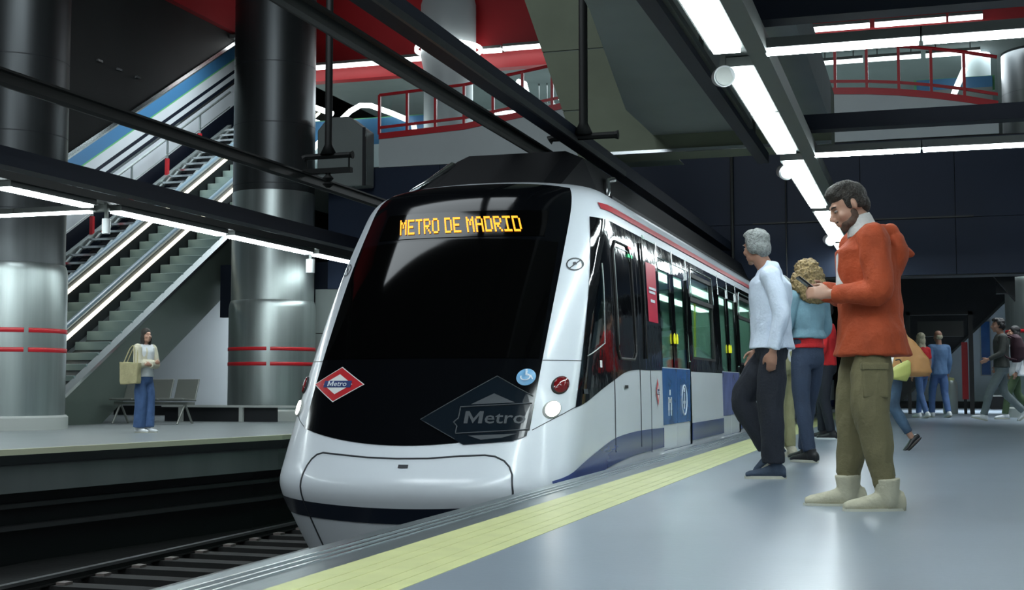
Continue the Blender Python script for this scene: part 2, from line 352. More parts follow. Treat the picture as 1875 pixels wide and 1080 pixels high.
# blue ticket hall panels & upper escalator handrails
bp = thing('blue_panel', 'bright blue wall panel in the left part of the upper concourse', 'panel', (-11, 27.2, 5.15))
obj('sheet', B(-13.5, -9.6, 27.2, 27.26, 6.15, 6.75), 'bluepanel', bp); obj('frame', B(-13.55, -9.55, 27.26, 27.3, 6.1, 6.78), 'green', bp); obj('base', B(-13.5, -9.6, 27.2, 27.3, 5.15, 6.15), 'white', bp)
bp = thing('blue_panel', 'bright blue wall panel seen through the right ceiling opening', 'panel', (0.5, 28.5, 5.15))
obj('sheet', B(.0, 1.5, 28.5, 28.6, 6.85, 7.08), 'bluepanel', bp); obj('frame', B(-.05, 1.55, 28.6, 28.66, 6.8, 7.11), 'green', bp); obj('base', B(.0, 1.5, 28.5, 28.6, 5.15, 6.85), 'ceilgrey', bp)
def glow_rail(pts, lab):
    t = thing('lit_handrail', lab, 'handrail', pts[0]); obj('light_line', MB().tube(pts, 0.06, 8), 'tubefar', t, smooth=True)
    obj('balustrade', MB().add([p for p in pts] + [(p[0], p[1], 5.15) for p in pts[::-1]], [(i, i+1, 2*len(pts)-2-i, 2*len(pts)-1-i) for i in range(len(pts)-1)]), 'clear', t)
glow_rail([(-13.4, 27.0, 5.9), (-12.9, 27.0, 6.4), (-12.3, 27.0, 6.9), (-12.05, 27.0, 7.02), (-11.8, 27, 7.0), (-11.3, 27.0, 6.8), (-10.9, 27.0, 6.62)], 'arched glowing escalator handrail at the top beside the clad column')
glow_rail([(-10.75, 27.0, 6.5), (-10.55, 26.6, 6.2), (-10.4, 26.3, 5.9), (-10.35, 26, 5.6)], 'short glowing handrail end dropping behind the left parapet')
glow_rail([(-8.3, 27.0, 7.3), (-8.1, 26.8, 7.2), (-7.9, 26.4, 6.8), (-7.75, 26.0, 6.3)], 'curved glowing handrail behind the middle of the parapet')
glow_rail([(0.95, 28, 7.15), (0.8, 27.9, 6.8), (0.62, 27.8, 6.35)], 'slanting glowing handrail in the right ceiling opening')
for i, x in enumerate((-11.9, -11.6)):
    glow_rail([(-13.6, 26.5+i, 7.2-0.3*i), (-13.0, 26.5+i, 6.95-0.3*i), (-12.5, 26.5+i, 6.75-0.3*i)], ['upper', 'lower'][i] + ' of two glowing rails slanting down beside the clad column')

# escalator side wall (soffit) ---------------------------------------------
inc = 0.601
def zi(y, off): return off + inc*(y-20)
sw = MB().prism([(8, -0.0+6.0), (17.0, 6.0-2.6), (18.9, 4.55), (25.3, 8.42), (27.9, 10.0), (27.9, 11), (8, 11)], 'x', -14.25, -14.0)
struct('wall_above_escalator', MB().prism([(12, 3.3), (16.9, 3.3), (18.9, 4.55), (27.9, 9.95), (27.9, 11), (12, 11)], 'x', -14.2, -14.0), 'darkceil', 'dark sloping wall above the escalators')
struct('trim_3', MB().prism([(16.9, 3.26), (18.9, 4.50), (27.9, 9.9), (27.9, 9.98), (18.9, 4.58), (16.9, 3.34)], 'x', -14.24, -13.97), 'chrome', 'metal edge of the sloping wall')
struct('wall_red_side', B(-14.0, -13.85, 12, 28, 8.2, 11.0), 'red', 'red fascia turning along the left side')
sp = 0
for (y, z) in ((19.9, 6.49), (21.1, 6.46), (20.5, 6.47)):
    t = thing('spot_light', ['left', 'right', 'middle'][sp] + ' tiny spot on the dark wall above the escalators', 'light', (-13.97, y, z)); sp += 1
    obj('lens', MB().box(-13.99, -13.95, y-0.07, y+0.07, z-0.02, z+0.02), 'chrome', t)
t = thing('ceiling_spot', 'bright square lamp at the top end of the escalator soffit', 'light', (-13.8, 24.9, 8.0))
obj('diffuser', B(-13.9, -13.6, 24.7, 25.1, 8.0, 8.05), 'tubefar', t); obj('housing', B(-13.99, -13.55, 24.5, 25.3, 8.08, 8.16), 'housing', t)

# ================================================================== ESCALATORS
Y0, Y1 = 18.35, 31.0
def slab_inc(x0, x1, lo, hi, y0=Y0, y1=Y1):
    return MB().prism([(y0, max(0, zi(y0, lo))), (y0, zi(y0, hi)), (y1, zi(y1, hi)), (y1, zi(y1, lo))][::-1], 'x', x0, x1)
def escalator(name, lab, xr, xl, has_led=True):
    t = thing(name, lab, 'escalator' if has_led else 'staircase', ((xr+xl)/2, Y0, 0))
    st = MB().prism([(0, 0), (0, 0.205), (0.02, 0.21), (0.36, 0.21), (0.36, 0.18)], 'x', xl, xr).mesh('step')
    n = int((Y1-Y0)/0.35)
    for i in range(n):
        o = obj('step', st, 'step', t); o.location.y += Y0 + i*0.35; o.location.z += zi(Y0+i*0.35, 0.80)
    obj('truss', slab_inc(xl, xr, 0.3, 0.80), 'stepdark', t)
    return t
# solid olive stringer towards the platform
sg = thing('stair_flank', 'olive metal flank wall of the nearest escalator behind the standing woman', 'panel', (-14.1, 19, 0))
obj('flank_panel', MB().prism([(18.25, 0), (20.37, 0), (Y1, zi(Y1, -0.22)), (Y1, zi(Y1, 0.93)), (18.85, zi(18.85, 0.93)), (18.45, 0.08), (18.25, 0.05)], 'x', -14.22, -14.1), 'stringer', sg)
obj('top_edge', MB().prism([(18.2, 0.0), (18.3, 0.1), (18.55, 0.13), (18.85, zi(18.85, 0.97)), (Y1, zi(Y1, 1.0)), (Y1, zi(Y1, 0.93)), (18.85, zi(18.85, 0.90)), (18.5, 0.05)], 'x', -14.26, -14.07), 'chrome', sg)
escalator('escalator', 'nearest escalator, closest to the olive flank wall', -14.26, -15.0)
escalator('escalator', 'second escalator, between the two glowing handrails', -15.2, -16.2)
for x, lab, nm in ((-15.1, 'balustrade with glowing line between the two escalators', 'first'), (-16.3, 'balustrade with glowing line between the second escalator and the open stair', 'second')):
    t = thing('balustrade', lab, 'handrail', (x, Y0, 0))
    obj('skirt', slab_inc(x-0.08, x+0.08, 0.7, 1.21), 'dark', t)
    obj('light_line', slab_inc(x+0.03, x+0.12, 1.19, 1.235), 'led', t)
    obj('inner_panel', slab_inc(x-0.05, x+0.05, 1.24, 1.33), 'steeldark', t)
    obj('handrail', MB().tube([(x, Y0-0.45, zi(Y0, 1.0)), (x, Y0-0.3, zi(Y0, 1.28)), (x, Y0, zi(Y0, 1.37)), (x, Y1, zi(Y1, 1.37))], 0.06, 10), 'handrail', t, smooth=True)
# open metal stair
t = thing('open_staircase', 'open metal staircase with pale treads left of the escalators', 'staircase', (-17, Y0, 0))
tr = MB().box(-17.6, -16.45, 0, 0.33, 0, 0.05).mesh('tread')
ls = MB().prism([(0, 0), (0.06, 0), (0.33, 0.22), (0.27, 0.22)], 'x', -17.0, -16.94).mesh('zigzag')
ls2 = MB().prism([(0, 0), (0.06, 0), (0.33, 0.22), (0.27, 0.22)], 'x', -17.55, -17.49).mesh('zigzag')
for i in range(36):
    y = Y0+0.2+i*0.35
    o = obj('tread', tr, 'chrome', t); o.location.y += y; o.location.z += zi(y, 0.98)
    for k, q in enumerate((ls, ls2)):
        c = obj('tread_bracket', q, 'steel', o); c.location = (0, 0, -0.02)
obj('side_beam', slab_inc(-17.72, -17.6, 0.80, 1.06), 'steel', t)
obj('side_beam', slab_inc(-16.48, -16.40, 0.85, 1.15), 'steel', t)
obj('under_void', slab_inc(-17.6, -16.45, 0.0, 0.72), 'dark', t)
hr = MB().tube([(-17.66, Y0, zi(Y0, 1.95)), (-17.66, Y1, zi(Y1, 1.95))], 0.03, 8).tube([(-17.66, Y0, zi(Y0, 1.55)), (-17.66, Y1, zi(Y1, 1.55))], 0.015, 8)
obj('handrail', hr, 'steel', t)
y = 19.0
while y < Y1:
    obj('post', B(-17.70, -17.62, y-0.04, y+0.04, zi(y, 1.0), zi(y, 1.45)), 'redband', t)
    obj('post_top', B(-17.68, -17.64, y-0.02, y+0.02, zi(y, 1.45), zi(y, 1.95)), 'steel', t)
    y += 1.5
# wall beside the stair with its stripes along the incline
w = struct('wall_stair', MB().prism([(16, -0.2), (34, -0.2), (34, 11), (16, 11)], 'x', -18.3, -18.02), 'ceilgrey', 'wall beside the open stair')
for lo, hi, m_, nm in ((0.4, 1.30, 'navybeam', 'dark_skirting'), (1.30, 1.89, 'whitewall', 'white_band'), (1.89, 1.96, 'chrome', 'metal_line'), (1.96, 2.06, 'navybeam', 'dark_line'), (2.06, 2.20, 'whitewall', 'white_band'), (2.20, 2.30, 'navybeam', 'dark_line'), (2.30, 2.57, 'whitewall', 'white_band'), (2.57, 2.61, 'green', 'green_line'), (2.61, 2.95, 'bluepanel', 'blue_band'), (2.95, 3.3, 'steel', 'metal_band')):
    mb = MB().prism([(16.0, zi(16.0, lo)), (16.0, zi(16.0, hi)), (33.5, zi(33.5, hi)), (33.5, zi(33.5, lo))], 'x', -18.02, -17.98)
    obj(nm, mb, m_, w)
# ================================================================== CLAD COLUMNS
def column(c, lab, stripes, zt=11.0, R=0.83, sleeve=2.35, base=0.22, mtop='steeldark', a_off=0):
    t = thing('clad_column', lab, 'column', (c[0], c[1], 0))
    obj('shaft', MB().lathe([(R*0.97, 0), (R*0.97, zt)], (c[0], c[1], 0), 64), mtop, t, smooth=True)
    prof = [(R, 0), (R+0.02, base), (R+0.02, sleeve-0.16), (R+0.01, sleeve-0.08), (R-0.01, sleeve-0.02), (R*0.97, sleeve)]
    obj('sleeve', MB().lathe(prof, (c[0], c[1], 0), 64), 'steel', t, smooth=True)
    obj('base_ring', MB().lathe([(R+0.07, 0), (R+0.07, base-0.03), (R+0.04, base), (R, base)], (c[0], c[1], 0), 64), 'plinth', t, smooth=True, autos=40)
    j = MB()
    for z in (3.4, 4.6, 5.8, 7.0, 8.2): j.lathe([(R*0.97+.004, z), (R*0.97+.004, z+0.015)], (c[0], c[1], 0), 64)
    obj('joint', j, 'seam', t)
    for z in stripes:
        for k in range(4):
            a = a_off + k*math.pi/2
            s_ = MB().lathe([(R+0.022, z-0.035), (R+0.03, z-0.03), (R+0.03, z+0.03), (R+0.022, z+0.035)], (c[0], c[1], 0), 14, a+0.04, a+math.pi/2-0.04)
            obj('red_stripe', s_, 'redband', t, smooth=True)
    return t
column((-13.72, 17.35), 'huge metal clad column at the left edge of the picture', (1.53, 1.23), a_off=rad(-40+4), sleeve=2.58)
c2_ = column((-12.28, 23.35), 'metal clad column right of the escalators with two red stripes', (1.39, 1.10), a_off=rad(-22-45))
obj('shaft_reflection', MB().lathe([(.812, 2.3), (.812, 4.45), (.80, 4.5)], (-12.28, 23.35, 0), 64), 'steel', c2_, smooth=True)  # brighter cladding over the dark shaft stands in for reflected light
column((2.62, 30.4), 'metal clad column at the right edge of the picture behind the walkers', (1.84, 1.49), a_off=rad(-60), sleeve=3.0, R=.86)
t = thing('column_sign', 'small white sign with red lettering on the column at the left edge', 'sign', (-13.6, 16.45, 1.38))
mb = MB().lathe([(0.865, 1.18), (0.865, 1.60)], (-13.72, 17.35, 0), 6, rad(-92), rad(-70)); obj('plate', mb, 'sign', t)
mb = MB()
for k in range(5): mb.lathe([(0.868, 1.24+0.065*k), (0.868, 1.275+0.065*k)], (-13.72, 17.35, 0), 3, rad(-90+random.random()*3), rad(-72))
obj('lettering', mb, 'redband', t)
# white wall behind the bench, skirting, dark boxes, leaning rail
w = struct('wall_far_platform', B(-19, -11.5, 26.6, 26.8, 0.22, 3.2), 'whitewall', 'pale wall behind the far platform bench')
struct('baseboard_far', B(-19, -11.5, 26.5, 26.8, 0, 0.22), 'black', 'black skirting of the pale wall')
struct('ceiling_under_stair', MB().box(-14.0, -11.4, 24.3, 24.45, 2.1, 3.2).box(-14.0, -11.4, 24.45, 26.6, 2.75, 3.2).box(-11.5, -11.4, 24.45, 26.6, 2.1, 2.75), 'navybeam', 'dark box soffit beside the clad column')  # hollow behind its front board, which hides the added fill
t = thing('wall_lamp', 'small black double lamp on the pale wall right of the escalator flank', 'lamp', (-13.2, 26.5, 1.95))
obj('bracket', B(-13.22, -13.18, 26.45, 26.6, 1.85, 2.15), 'dark', t)
obj('lamp_head', MB().lathe([(0.04, 0), (0.1, 0.05), (0.1, 0.16), (0.03, 0.2)], (-13.2, 26.4, 1.92), 16), 'dark', t); obj('lamp_head', MB().lathe([(0.1, 0), (0.1, 0.08), (0.03, 0.14)], (-13.2, 26.4, 1.72), 16), 'dark', t)
# bench
bn = thing('platform_bench', 'grey metal three seat bench behind the woman on the far platform', 'bench', (-13.2, 20.6, 0))
bx = -13.95
for i in range(3):
    x0 = bx + i*0.52
    obj('seat', MB().prism([(20.35, 0.43), (20.80, 0.40), (20.80, 0.43), (20.35, 0.46)], 'x', x0, x0+0.48), 'bench', bn, bevel=0.01)
    obj('backrest', MB().prism([(20.78, 0.42), (20.92, 0.80), (20.95, 0.80), (20.81, 0.42)], 'x', x0+0.02, x0+0.46), 'bench', bn, bevel=0.01)
obj('crossbar', B(bx-0.02, bx+1.6, 20.55, 20.61, 0.34, 0.39), 'bench', bn)
for x in (bx+0.1, bx+1.42):
    obj('leg', MB().tube([(x, 20.58, 0.36), (x-0.02, 20.36, 0.0)], 0.02, 8), 'bench', bn); obj('leg', MB().tube([(x, 20.58, 0.36), (x+0.02, 20.8, 0.0)], 0.02, 8), 'bench', bn)
lr = thing('leaning_rail', 'long pale rail on short legs running behind the bench to the right', 'rail', (-12.6, 22.2, 0))
obj('bar', B(-14.0, -10.3, 22.15, 22.25, 0.27, 0.31), 'plinth', lr); obj('back_panel', B(-14.0, -11.6, 22.27, 22.32, 0.0, 0.27), 'dark', lr)
for x in (-13.6, -12.3, -11.0, -10.5): obj('leg', B(x-0.04, x+0.04, 22.17, 22.23, 0, 0.27), 'plinth', lr)

# ================================================================== LIGHT ROWS, BEAMS
ordn = ['first', 'second', 'third', 'fourth', 'fifth', 'sixth', 'seventh', 'eighth', 'ninth', 'tenth', 'eleventh', 'twelfth', 'thirteenth', 'fourteenth', 'fifteenth', 'sixteenth', 'seventeenth', 'eighteenth']
def lamp(label, x0, x1, y0, y1, z=3.0, group=None, m_='tube'):
    t = thing('ceiling_light', label, 'light', ((x0+x1)/2, (y0+y1)/2, z), 0, group)
    obj('diffuser', B(x0, x1, y0, y1, z, z+0.03), m_, t)
    if x1-x0 < y1-y0: obj('housing', B(x0-0.03, x1+0.03, y0-0.02, y1+0.02, z+0.03, z+0.10), 'housing', t)
    else: obj('housing', B(x0-0.02, x1+0.02, y0-0.03, y1+0.03, z+0.03, z+0.10), 'housing', t)
    return t
k = 0; k2 = 0
for node in (-7.6, -3.3, 1.0, 5.1, 9.27, 13.5, 17.7, 21.9):
    for a, b in ((0.32, 1.97), (2.05, 3.95)):
        y0, y1 = node+a, node+b
        if y1 > 23.9: continue
        vis = y1 > 7.6
        lamp((ordn[k] + ' lit panel from the camera in the row above the near platform edge') if vis else ordn[7-k2] + ' lit panel counted back behind the camera above the platform edge', -1.35, -1.165, y0, y1, group='edge row light panels')
        k += vis; k2 += not vis
struct('trim_4', MB().box(-1.38, -1.0, -10, 23.9, 3.11, 3.17), 'housing', 'grey tray above the near light row')
struct('trim_5', MB().box(-1.12, -0.99, -10, 23.9, 3.0, 3.11), 'housing', 'grey side channel of the near light row')
sk = 0
for y in (9.55, 14.1, 21.0):
    t = thing('loudspeaker', ordn[sk] + ' white cylinder loudspeaker from the camera under the near light row', 'speaker', (-1.36, y, 3.0)); sk += 1
    obj('body', MB().tube([(-1.40, y+0.16, 2.99), (-1.36, y+0.02, 2.96), (-1.33, y-0.12, 2.93)], [0.07, 0.078, 0.078], 20), 'speaker', t, smooth=True, autos=40)
    obj('grille', MB().tube([(-1.33, y-0.12, 2.93), (-1.328, y-0.126, 2.929)], 0.066, 20), 'plinth', t)
    obj('bracket', B(-1.38, -1.34, y-0.02, y+0.02, 3.0, 3.12), 'housing', t)
kk = 0; kc = 0; ordn += ['nineteenth', 'twentieth', 'twenty-first', 'twenty-second', 'twenty-third', 'twenty-fourth', 'twenty-fifth']
for y, lab in ((9.17, 'nearest'), (13.5, 'second'), (1.0, ''), (5.1, '')):
    x = -1.0; i = 0
    while x < 5.5:
        ln = 1.02 if i == 0 else 1.15
        if lab and i < 2: L = ('left', 'right')[i] + ' tube of the ' + lab + ' cross light bar over the near platform'
        else: L = ordn[kc] + ' light tube beyond the right picture edge or behind the camera'; kc += 1
        if y > 14: L = 'tube light of the distant cross bar over the near platform' if i else 'left tube of the third cross light bar over the near platform'
        lamp(L, x, x+ln, y-0.045, y+0.045, 3.0, group='cross bar light tubes'); x += ln+0.03; i += 1
    if y > 14: continue
    struct('trim_%d' % (6+kk), B(-1.0, 6.5, y+0.07, y+0.20, 3.08, 3.13), 'housing', 'grey channel above a cross light bar'); kk += 1
for i, y in enumerate((0.9, 5.0, 8.8, 13.05)):
    struct('trim_%d' % (20+i), B(-1.15, 6.8, y+.55, y+0.75, 3.30, 3.46), 'navybeam', 'dark navy cross beam above the near platform')
t = thing('conduit', 'dark round conduit under the near ceiling slab, left of the light row', 'pipe', (-1.9, 8, 3.6))
obj('pipe', MB().box(-1.98, -1.84, -10, 17, 3.55, 3.68), 'navybeam', t)
obj('pipe_bright', MB().box(-1.86, -1.80, -10, 15, 3.62, 3.68), 'steeldark', t)
obj('hanger', MB().box(-1.93, -1.89, 12, 12.04, 3.66, 4.0).box(-1.93, -1.89, 6, 6.04, 3.66, 4.0).box(-1.93, -1.89, 16, 16.04, 3.66, 4.0), 'tray', t)
# far platform row
k = 0; kf = 0
for (a, b) in ((1.0, 3.6), (4.0, 6.6), (7.1, 9.8), (10.0, 12.55), (12.9, 14.55), (15.15, 17.95), (18.2, 20.97), (21.2, 23.8), (24.1, 26.7)):
    vis = b > 12
    lamp((ordn[k] + ' lit tube from the left in the row over the far platform edge') if vis else ordn[kf] + ' lit tube left of the picture over the far platform', -10.42, -10.26, a, b, group='far row light tubes'); k += vis; kf += not vis
struct('trim_30', B(-10.5, -10.2, 0, 27, 3.10, 3.2), 'tray', 'dark housing above the far light row')
struct('trim_31', B(-9.38, -9.16, 0, 30, 3.0, 3.2), 'navybeam', 'dark navy beam along the far platform edge')
x = -10.55
for i in range(4):
    lamp(['first', 'second', 'third', 'fourth'][i] + ' tube from the right of the cross bar over the far platform', x-1.15, x, 14.85, 14.95, 2.98, group='far cross bar tubes'); x -= 1.18
struct('trim_32', B(-15, -10.4, 15.0, 15.12, 3.02, 3.1), 'housing', 'grey channel above the far cross bar')
t = thing('loudspeaker', 'small white loudspeaker hanging below the far light row near the train', 'speaker', (-10.35, 21.1, 2.7))
obj('body', MB().lathe([(0.0, 0), (0.08, 0), (0.08, 0.24), (0, 0.24)], (-10.35, 21.08, 2.68), 20), 'speaker', t, smooth=True, autos=40); obj('bracket', B(-10.37, -10.33, 21.06, 21.10, 2.92, 3.1), 'housing', t)
t = thing('loudspeaker', 'white loudspeaker hanging at the joint of the far light rows in front of the stairs', 'speaker', (-10.4, 14.95, 2.7))
obj('body', MB().lathe([(0.0, 0), (0.055, 0), (0.055, 0.2), (0, 0.2)], (-10.34, 14.95, 2.70), 20), 'speaker', t, smooth=True, autos=40); obj('bracket', B(-10.36, -10.32, 14.93, 14.97, 2.90, 3.1), 'housing', t)

# overhead conductor rails
def conductor(x, y0, y1, lab, z0=3.10, z1=3.24):
    t = thing('overhead_rail', lab, 'rail', (x, (y0+y1)/2, z0))
    obj('rail_profile', MB().prism([(x-0.05, z1), (x+0.05, z1), (x+0.05, z1-0.02), (x+0.02, z1-0.03), (x+0.025, z0+0.03), (x+0.01, z0), (x-0.01, z0), (x-0.025, z0+0.03), (x-0.02, z1-0.03), (x-0.05, z1-0.02)], 'y', y0, y1), 'catenary', t)
    return t
conductor(-3.86, -5, 40, 'dark overhead conductor rail above the train, the left one of the pair')
t = thing('overhead_rail', 'dark navy box duct right of the conductor rail above the train', 'rail', (-3.4, 10, 3.15))
obj('duct_body', B(-3.46, -3.30, -5, 40, 3.15, 3.3), 'navybeam', t); obj('duct_strip', B(-3.31, -3.285, -5, 15, 3.14, 3.2), 'steeldark', t)
conductor(-7.0, -5, 40, 'dark overhead conductor rail above the empty far track', 3.08, 3.22)
def hanger(x, y, zb, w, lab, low=None, top=11.0):
    t = thing('conductor_hanger', lab, 'bracket', (x, y, zb))
    obj('rod', MB().tube([(x, y, zb+0.02), (x, y, zb+0.14), (x, y, top)], [0.10, 0.045, 0.045], 12), 'insul', t, smooth=True)
    obj('crossbar', MB().tube([(x-w, y, zb-0.02), (x-w*0.9, y, zb), (x+w*0.9, y, zb), (x+w, y, zb)], [0.05, 0.035, 0.035, 0.05], 8), 'insul', t)
    if low:
        obj('lower_bar', B(x-w, x+w*0.95, y-0.04, y+0.04, low-0.03, low+0.03), 'insul', t)
        for s in (-0.9, 0.85): obj('drop_rod', MB().tube([(x+s*w, y, zb), (x+s*w, y, low)], 0.012, 6), 'insul', t)
        obj('insulator', MB().lathe([(0.03, -0.2), (0.07, -0.16), (0.03, -0.13), (0.07, -0.09), (0.03, -0.05), (0.03, 0)], (x, y, low), 14), 'insul', t)
hanger(-6.75, 14.2, 3.43, 0.32, 'black hanger bracket with double bar holding the conductor rail over the far track', 3.25)
hanger(-3.23, 12.75, 3.20, 0.36, 'black hanger bracket above the train roof beside the concrete fin')

# ================================================================== TRAIN
XC = -3.84
def interp(z, T):
    if z <= T[0][0]: return T[0][1]
    if z >= T[-1][0]: return T[-1][1]
    for i in range(len(T)-1):
        if T[i][0] <= z <= T[i+1][0]:
            x0, y0 = T[i]; x1, y1 = T[i+1]; h = x1-x0
            m0 = (T[i+1][1]-T[i-1][1])/(T[i+1][0]-T[i-1][0]) if i > 0 else (y1-y0)/h
            m1 = (T[i+2][1]-T[i][1])/(T[i+2][0]-T[i][0]) if i+2 < len(T) else (y1-y0)/h
            t = (z-x0)/h
            return (2*t**3-3*t*t+1)*y0+(t**3-2*t*t+t)*h*m0+(-2*t**3+3*t*t)*y1+(t**3-t*t)*h*m1
YF = [(-.7, 9.56), (-.35, 9.35), (-.1, 9.22), (.1, 9.32), (.35, 9.47), (.7, 9.68), (1.1, 9.94), (1.6, 10.29), (2.1, 10.68), (2.4, 10.95), (2.52, 11.25), (2.6, 11.7), (2.66, 12.1)]
WW = [(-.7, 1.10), (-.35, 1.19), (-.1, 1.235), (.3, 1.24), (.85, 1.23), (1.6, 1.205), (2.1, 1.17), (2.3, 1.14), (2.42, 1.08), (2.52, .95), (2.6, .72), (2.66, .3)]
NN, DD, BB = 4.5, .75, .28
def front(u, z, off=0.0):
    def P(u, z):
        w = interp(z, WW); y = interp(z, YF) + BB*u*u + DD*(1-max(0, 1-min(1, abs(u))**NN)**(1/NN)); return Vector((XC+w*u, y, z))
    p = P(u, z)
    if off:
        e = 1e-3; du = P(min(.9999, u+e), z)-P(max(-.9999, u-e), z); dz = P(u, z+e)-P(u, z-e)
        n = du.cross(dz).normalized()
        if n.y > 0: n = -n
        if u > .97: n.x = abs(n.x)
        p = p + n*off
    return p
def side(y, z, off=0.0):
    """right flank, parametrised by y"""
    w = interp(z, WW); lo, hi = 0.5, 1.0
    for _ in range(40):
        m_ = (lo+hi)/2
        if front(m_, z).y < y: lo = m_
        else: hi = m_
    u = lo if y < front(1, z).y else 1.0
    return Vector((XC+w*u+off, y-(off*0.3 if u < .999 else 0), z))
train = thing('metro_train', 'white metro train with black windscreen arriving at the platform', 'train', (XC, 11, -1.1))
def grid(rows, close=False):
    mb = MB(); n = len(rows[0]); v = [p for r in rows for p in r]; f = []
    for i in range(len(rows)-1):
        for k in range(n-1): f.append((i*n+k, i*n+k+1, (i+1)*n+k+1, (i+1)*n+k))
    return mb.add(v, f)
YS = 12.9
zrows = [-.7, -.6, -.5, -.4, -.3, -.2, -.15, -.1, -.05, 0, .05, .1, .2, .3] + [.4+.1*i for i in range(19)] + [2.26, 2.3, 2.34, 2.38, 2.42, 2.46, 2.5, 2.53, 2.56, 2.59, 2.62, 2.64, 2.66]
ts = [math.sin(math.pi/2*(-1+2*i/56)) for i in range(57)]
us = [max(-1, min(1, (abs(t)**1.0)*(1 if t >= 0 else -1))) for t in ts]
extra = [-.9995, -.998, -.995, -.99, -.98, .98, .99, .995, .998, .9995]
us = sorted(set([round(u, 5) for u in us + extra]))
rows = []
for z in zrows:
    r = [Vector((XC-interp(z, WW), YS, z)), Vector((XC-interp(z, WW), min(YS-.02, max(front(1, z).y+.1, 12.4)), z))] + [front(u, z) for u in us] + [Vector((XC+interp(z, WW), min(YS-.02, max(front(1, z).y+.1, 12.4)), z)), Vector((XC+interp(z, WW), YS, z))]
    rows.append(r)
obj('nose_shell', grid(rows), 'tgwhite', train, smooth=True)
def patch(name, m_, ulo, uhi, zlo, zhi, nu=24, nz=24, off=0.006, parent=None, th=True, mapf=front):
    """surface patch between u-limits (functions of z) and z-limits (functions of the u fraction)"""
    rows = []
    for j in range(nz+1):
        r = []
        for i in range(nu+1):
            a = i/nu; z0 = zlo(a) if callable(zlo) else zlo; z1 = zhi(a) if callable(zhi) else zhi
            z = z0+(z1-z0)*j/nz
            u0 = ulo(z) if callable(ulo) else ulo; u1 = uhi(z) if callable(uhi) else uhi
            r.append(mapf(u0+(u1-u0)*a, z, off))
        rows.append(r)
    return obj(name, grid(rows), m_, parent or train, smooth=True)
def decal(name, m_, polys, off, parent, mapf=front, lvl=3):
    """polys: list of 2-D polygons in (u, z) / (y, z), subdivided and laid on the body"""
    bm = bmesh.new()
    for poly in polys:
        ar = sum(poly[i][0]*poly[(i+1) % len(poly)][1]-poly[(i+1) % len(poly)][0]*poly[i][1] for i in range(len(poly)))
        vs = [bm.verts.new((p[0], p[1], 0)) for p in (poly if ar > 0 else poly[::-1])]; bm.faces.new(vs)
    bm.normal_update(); bmesh.ops.triangulate(bm, faces=bm.faces)
    if lvl: bmesh.ops.subdivide_edges(bm, edges=bm.edges, cuts=lvl, use_grid_fill=True)
    for v in bm.verts: v.co = mapf(v.co.x, v.co.y, off)
    me = bpy.data.meshes.new(name); bm.to_mesh(me); bm.free()
    return obj(name, me, m_, parent or train)
def textpolys(s, size, bold=False, sx=1.0):
    c = bpy.data.curves.new('t', 'FONT'); c.body = s; c.size = size; c.align_x = 'CENTER'; c.align_y = 'CENTER'
    if bold: c.offset = size*0.008
    c.resolution_u = 2
    o = bpy.data.objects.new('t', c); COL.objects.link(o)
    me = bpy.data.meshes.new_from_object(o.evaluated_get(bpy.context.evaluated_depsgraph_get()))
    pl = [[(me.vertices[i].co.x*sx, me.vertices[i].co.y) for i in p.vertices] for p in me.polygons]
    bpy.data.objects.remove(o); bpy.data.meshes.remove(me); return pl
def metro_text(size, sx=1.0):
    """the word with its own heavy M in front of 'etro'"""
    h = .70*size; w = .80*size; e_ = textpolys('etro', size, True, sx)
    x0 = min(p[0] for q in e_ for p in q); x1 = max(p[0] for q in e_ for p in q); yb = min(p[1] for q in e_ for p in q)+.01*size
    st = .17*size; gap = .09*size; W_ = w*sx; tot = W_+gap+(x1-x0); a = -tot/2; sh = a+W_+gap-x0
    out = [[(px+sh, py) for px, py in q] for q in e_]; b = a+W_; m = (a+b)/2; t = yb+h
    out += [[(a, yb), (a+st, yb), (a+st, t), (a, t)], [(b-st, yb), (b, yb), (b, t), (b-st, t)],
            [(a+st, t), (a+st, t-.33*h), (m, yb), (m, yb+.40*h)], [(b-st, t-.33*h), (b-st, t), (m, yb+.40*h), (m, yb)]]
    return out
def place(polys, cu, cz, au=1.22, slope=1.25):
    return [[(cu+x/au, cz+y/slope) for x, y in p] for p in polys]
# black mask of the front
umax = lambda z: .765 + .02*(z-.3)
ptop = lambda a: 2.50 - 0.05*abs(2*a-1)**4
ob = patch('front_mask', 'tgblack', lambda z: -umax(z), umax, lambda a: .225+.115*(2*a-1)**2, ptop, 40, 40, 0.006)
# windscreen pane on the mask, seams on the pillars
patch('windscreen', 'tgglass', lambda z: -.76+(z-.9)*.0-.0, lambda z: .755, lambda a: .90, lambda a: 1.93-.03*abs(2*a-1)**3, 30, 20, 0.012)['label'] = 'dark windscreen pane'
for s_ in (-1, 1):
    patch('pillar_seam', 'seam', (lambda z: .768+.02*(z-.3)) if s_ > 0 else (lambda z: -.99), (lambda z: .99) if s_ > 0 else (lambda z: -.768-.02*(z-.3)), .885, .890, 12, 1, .003)
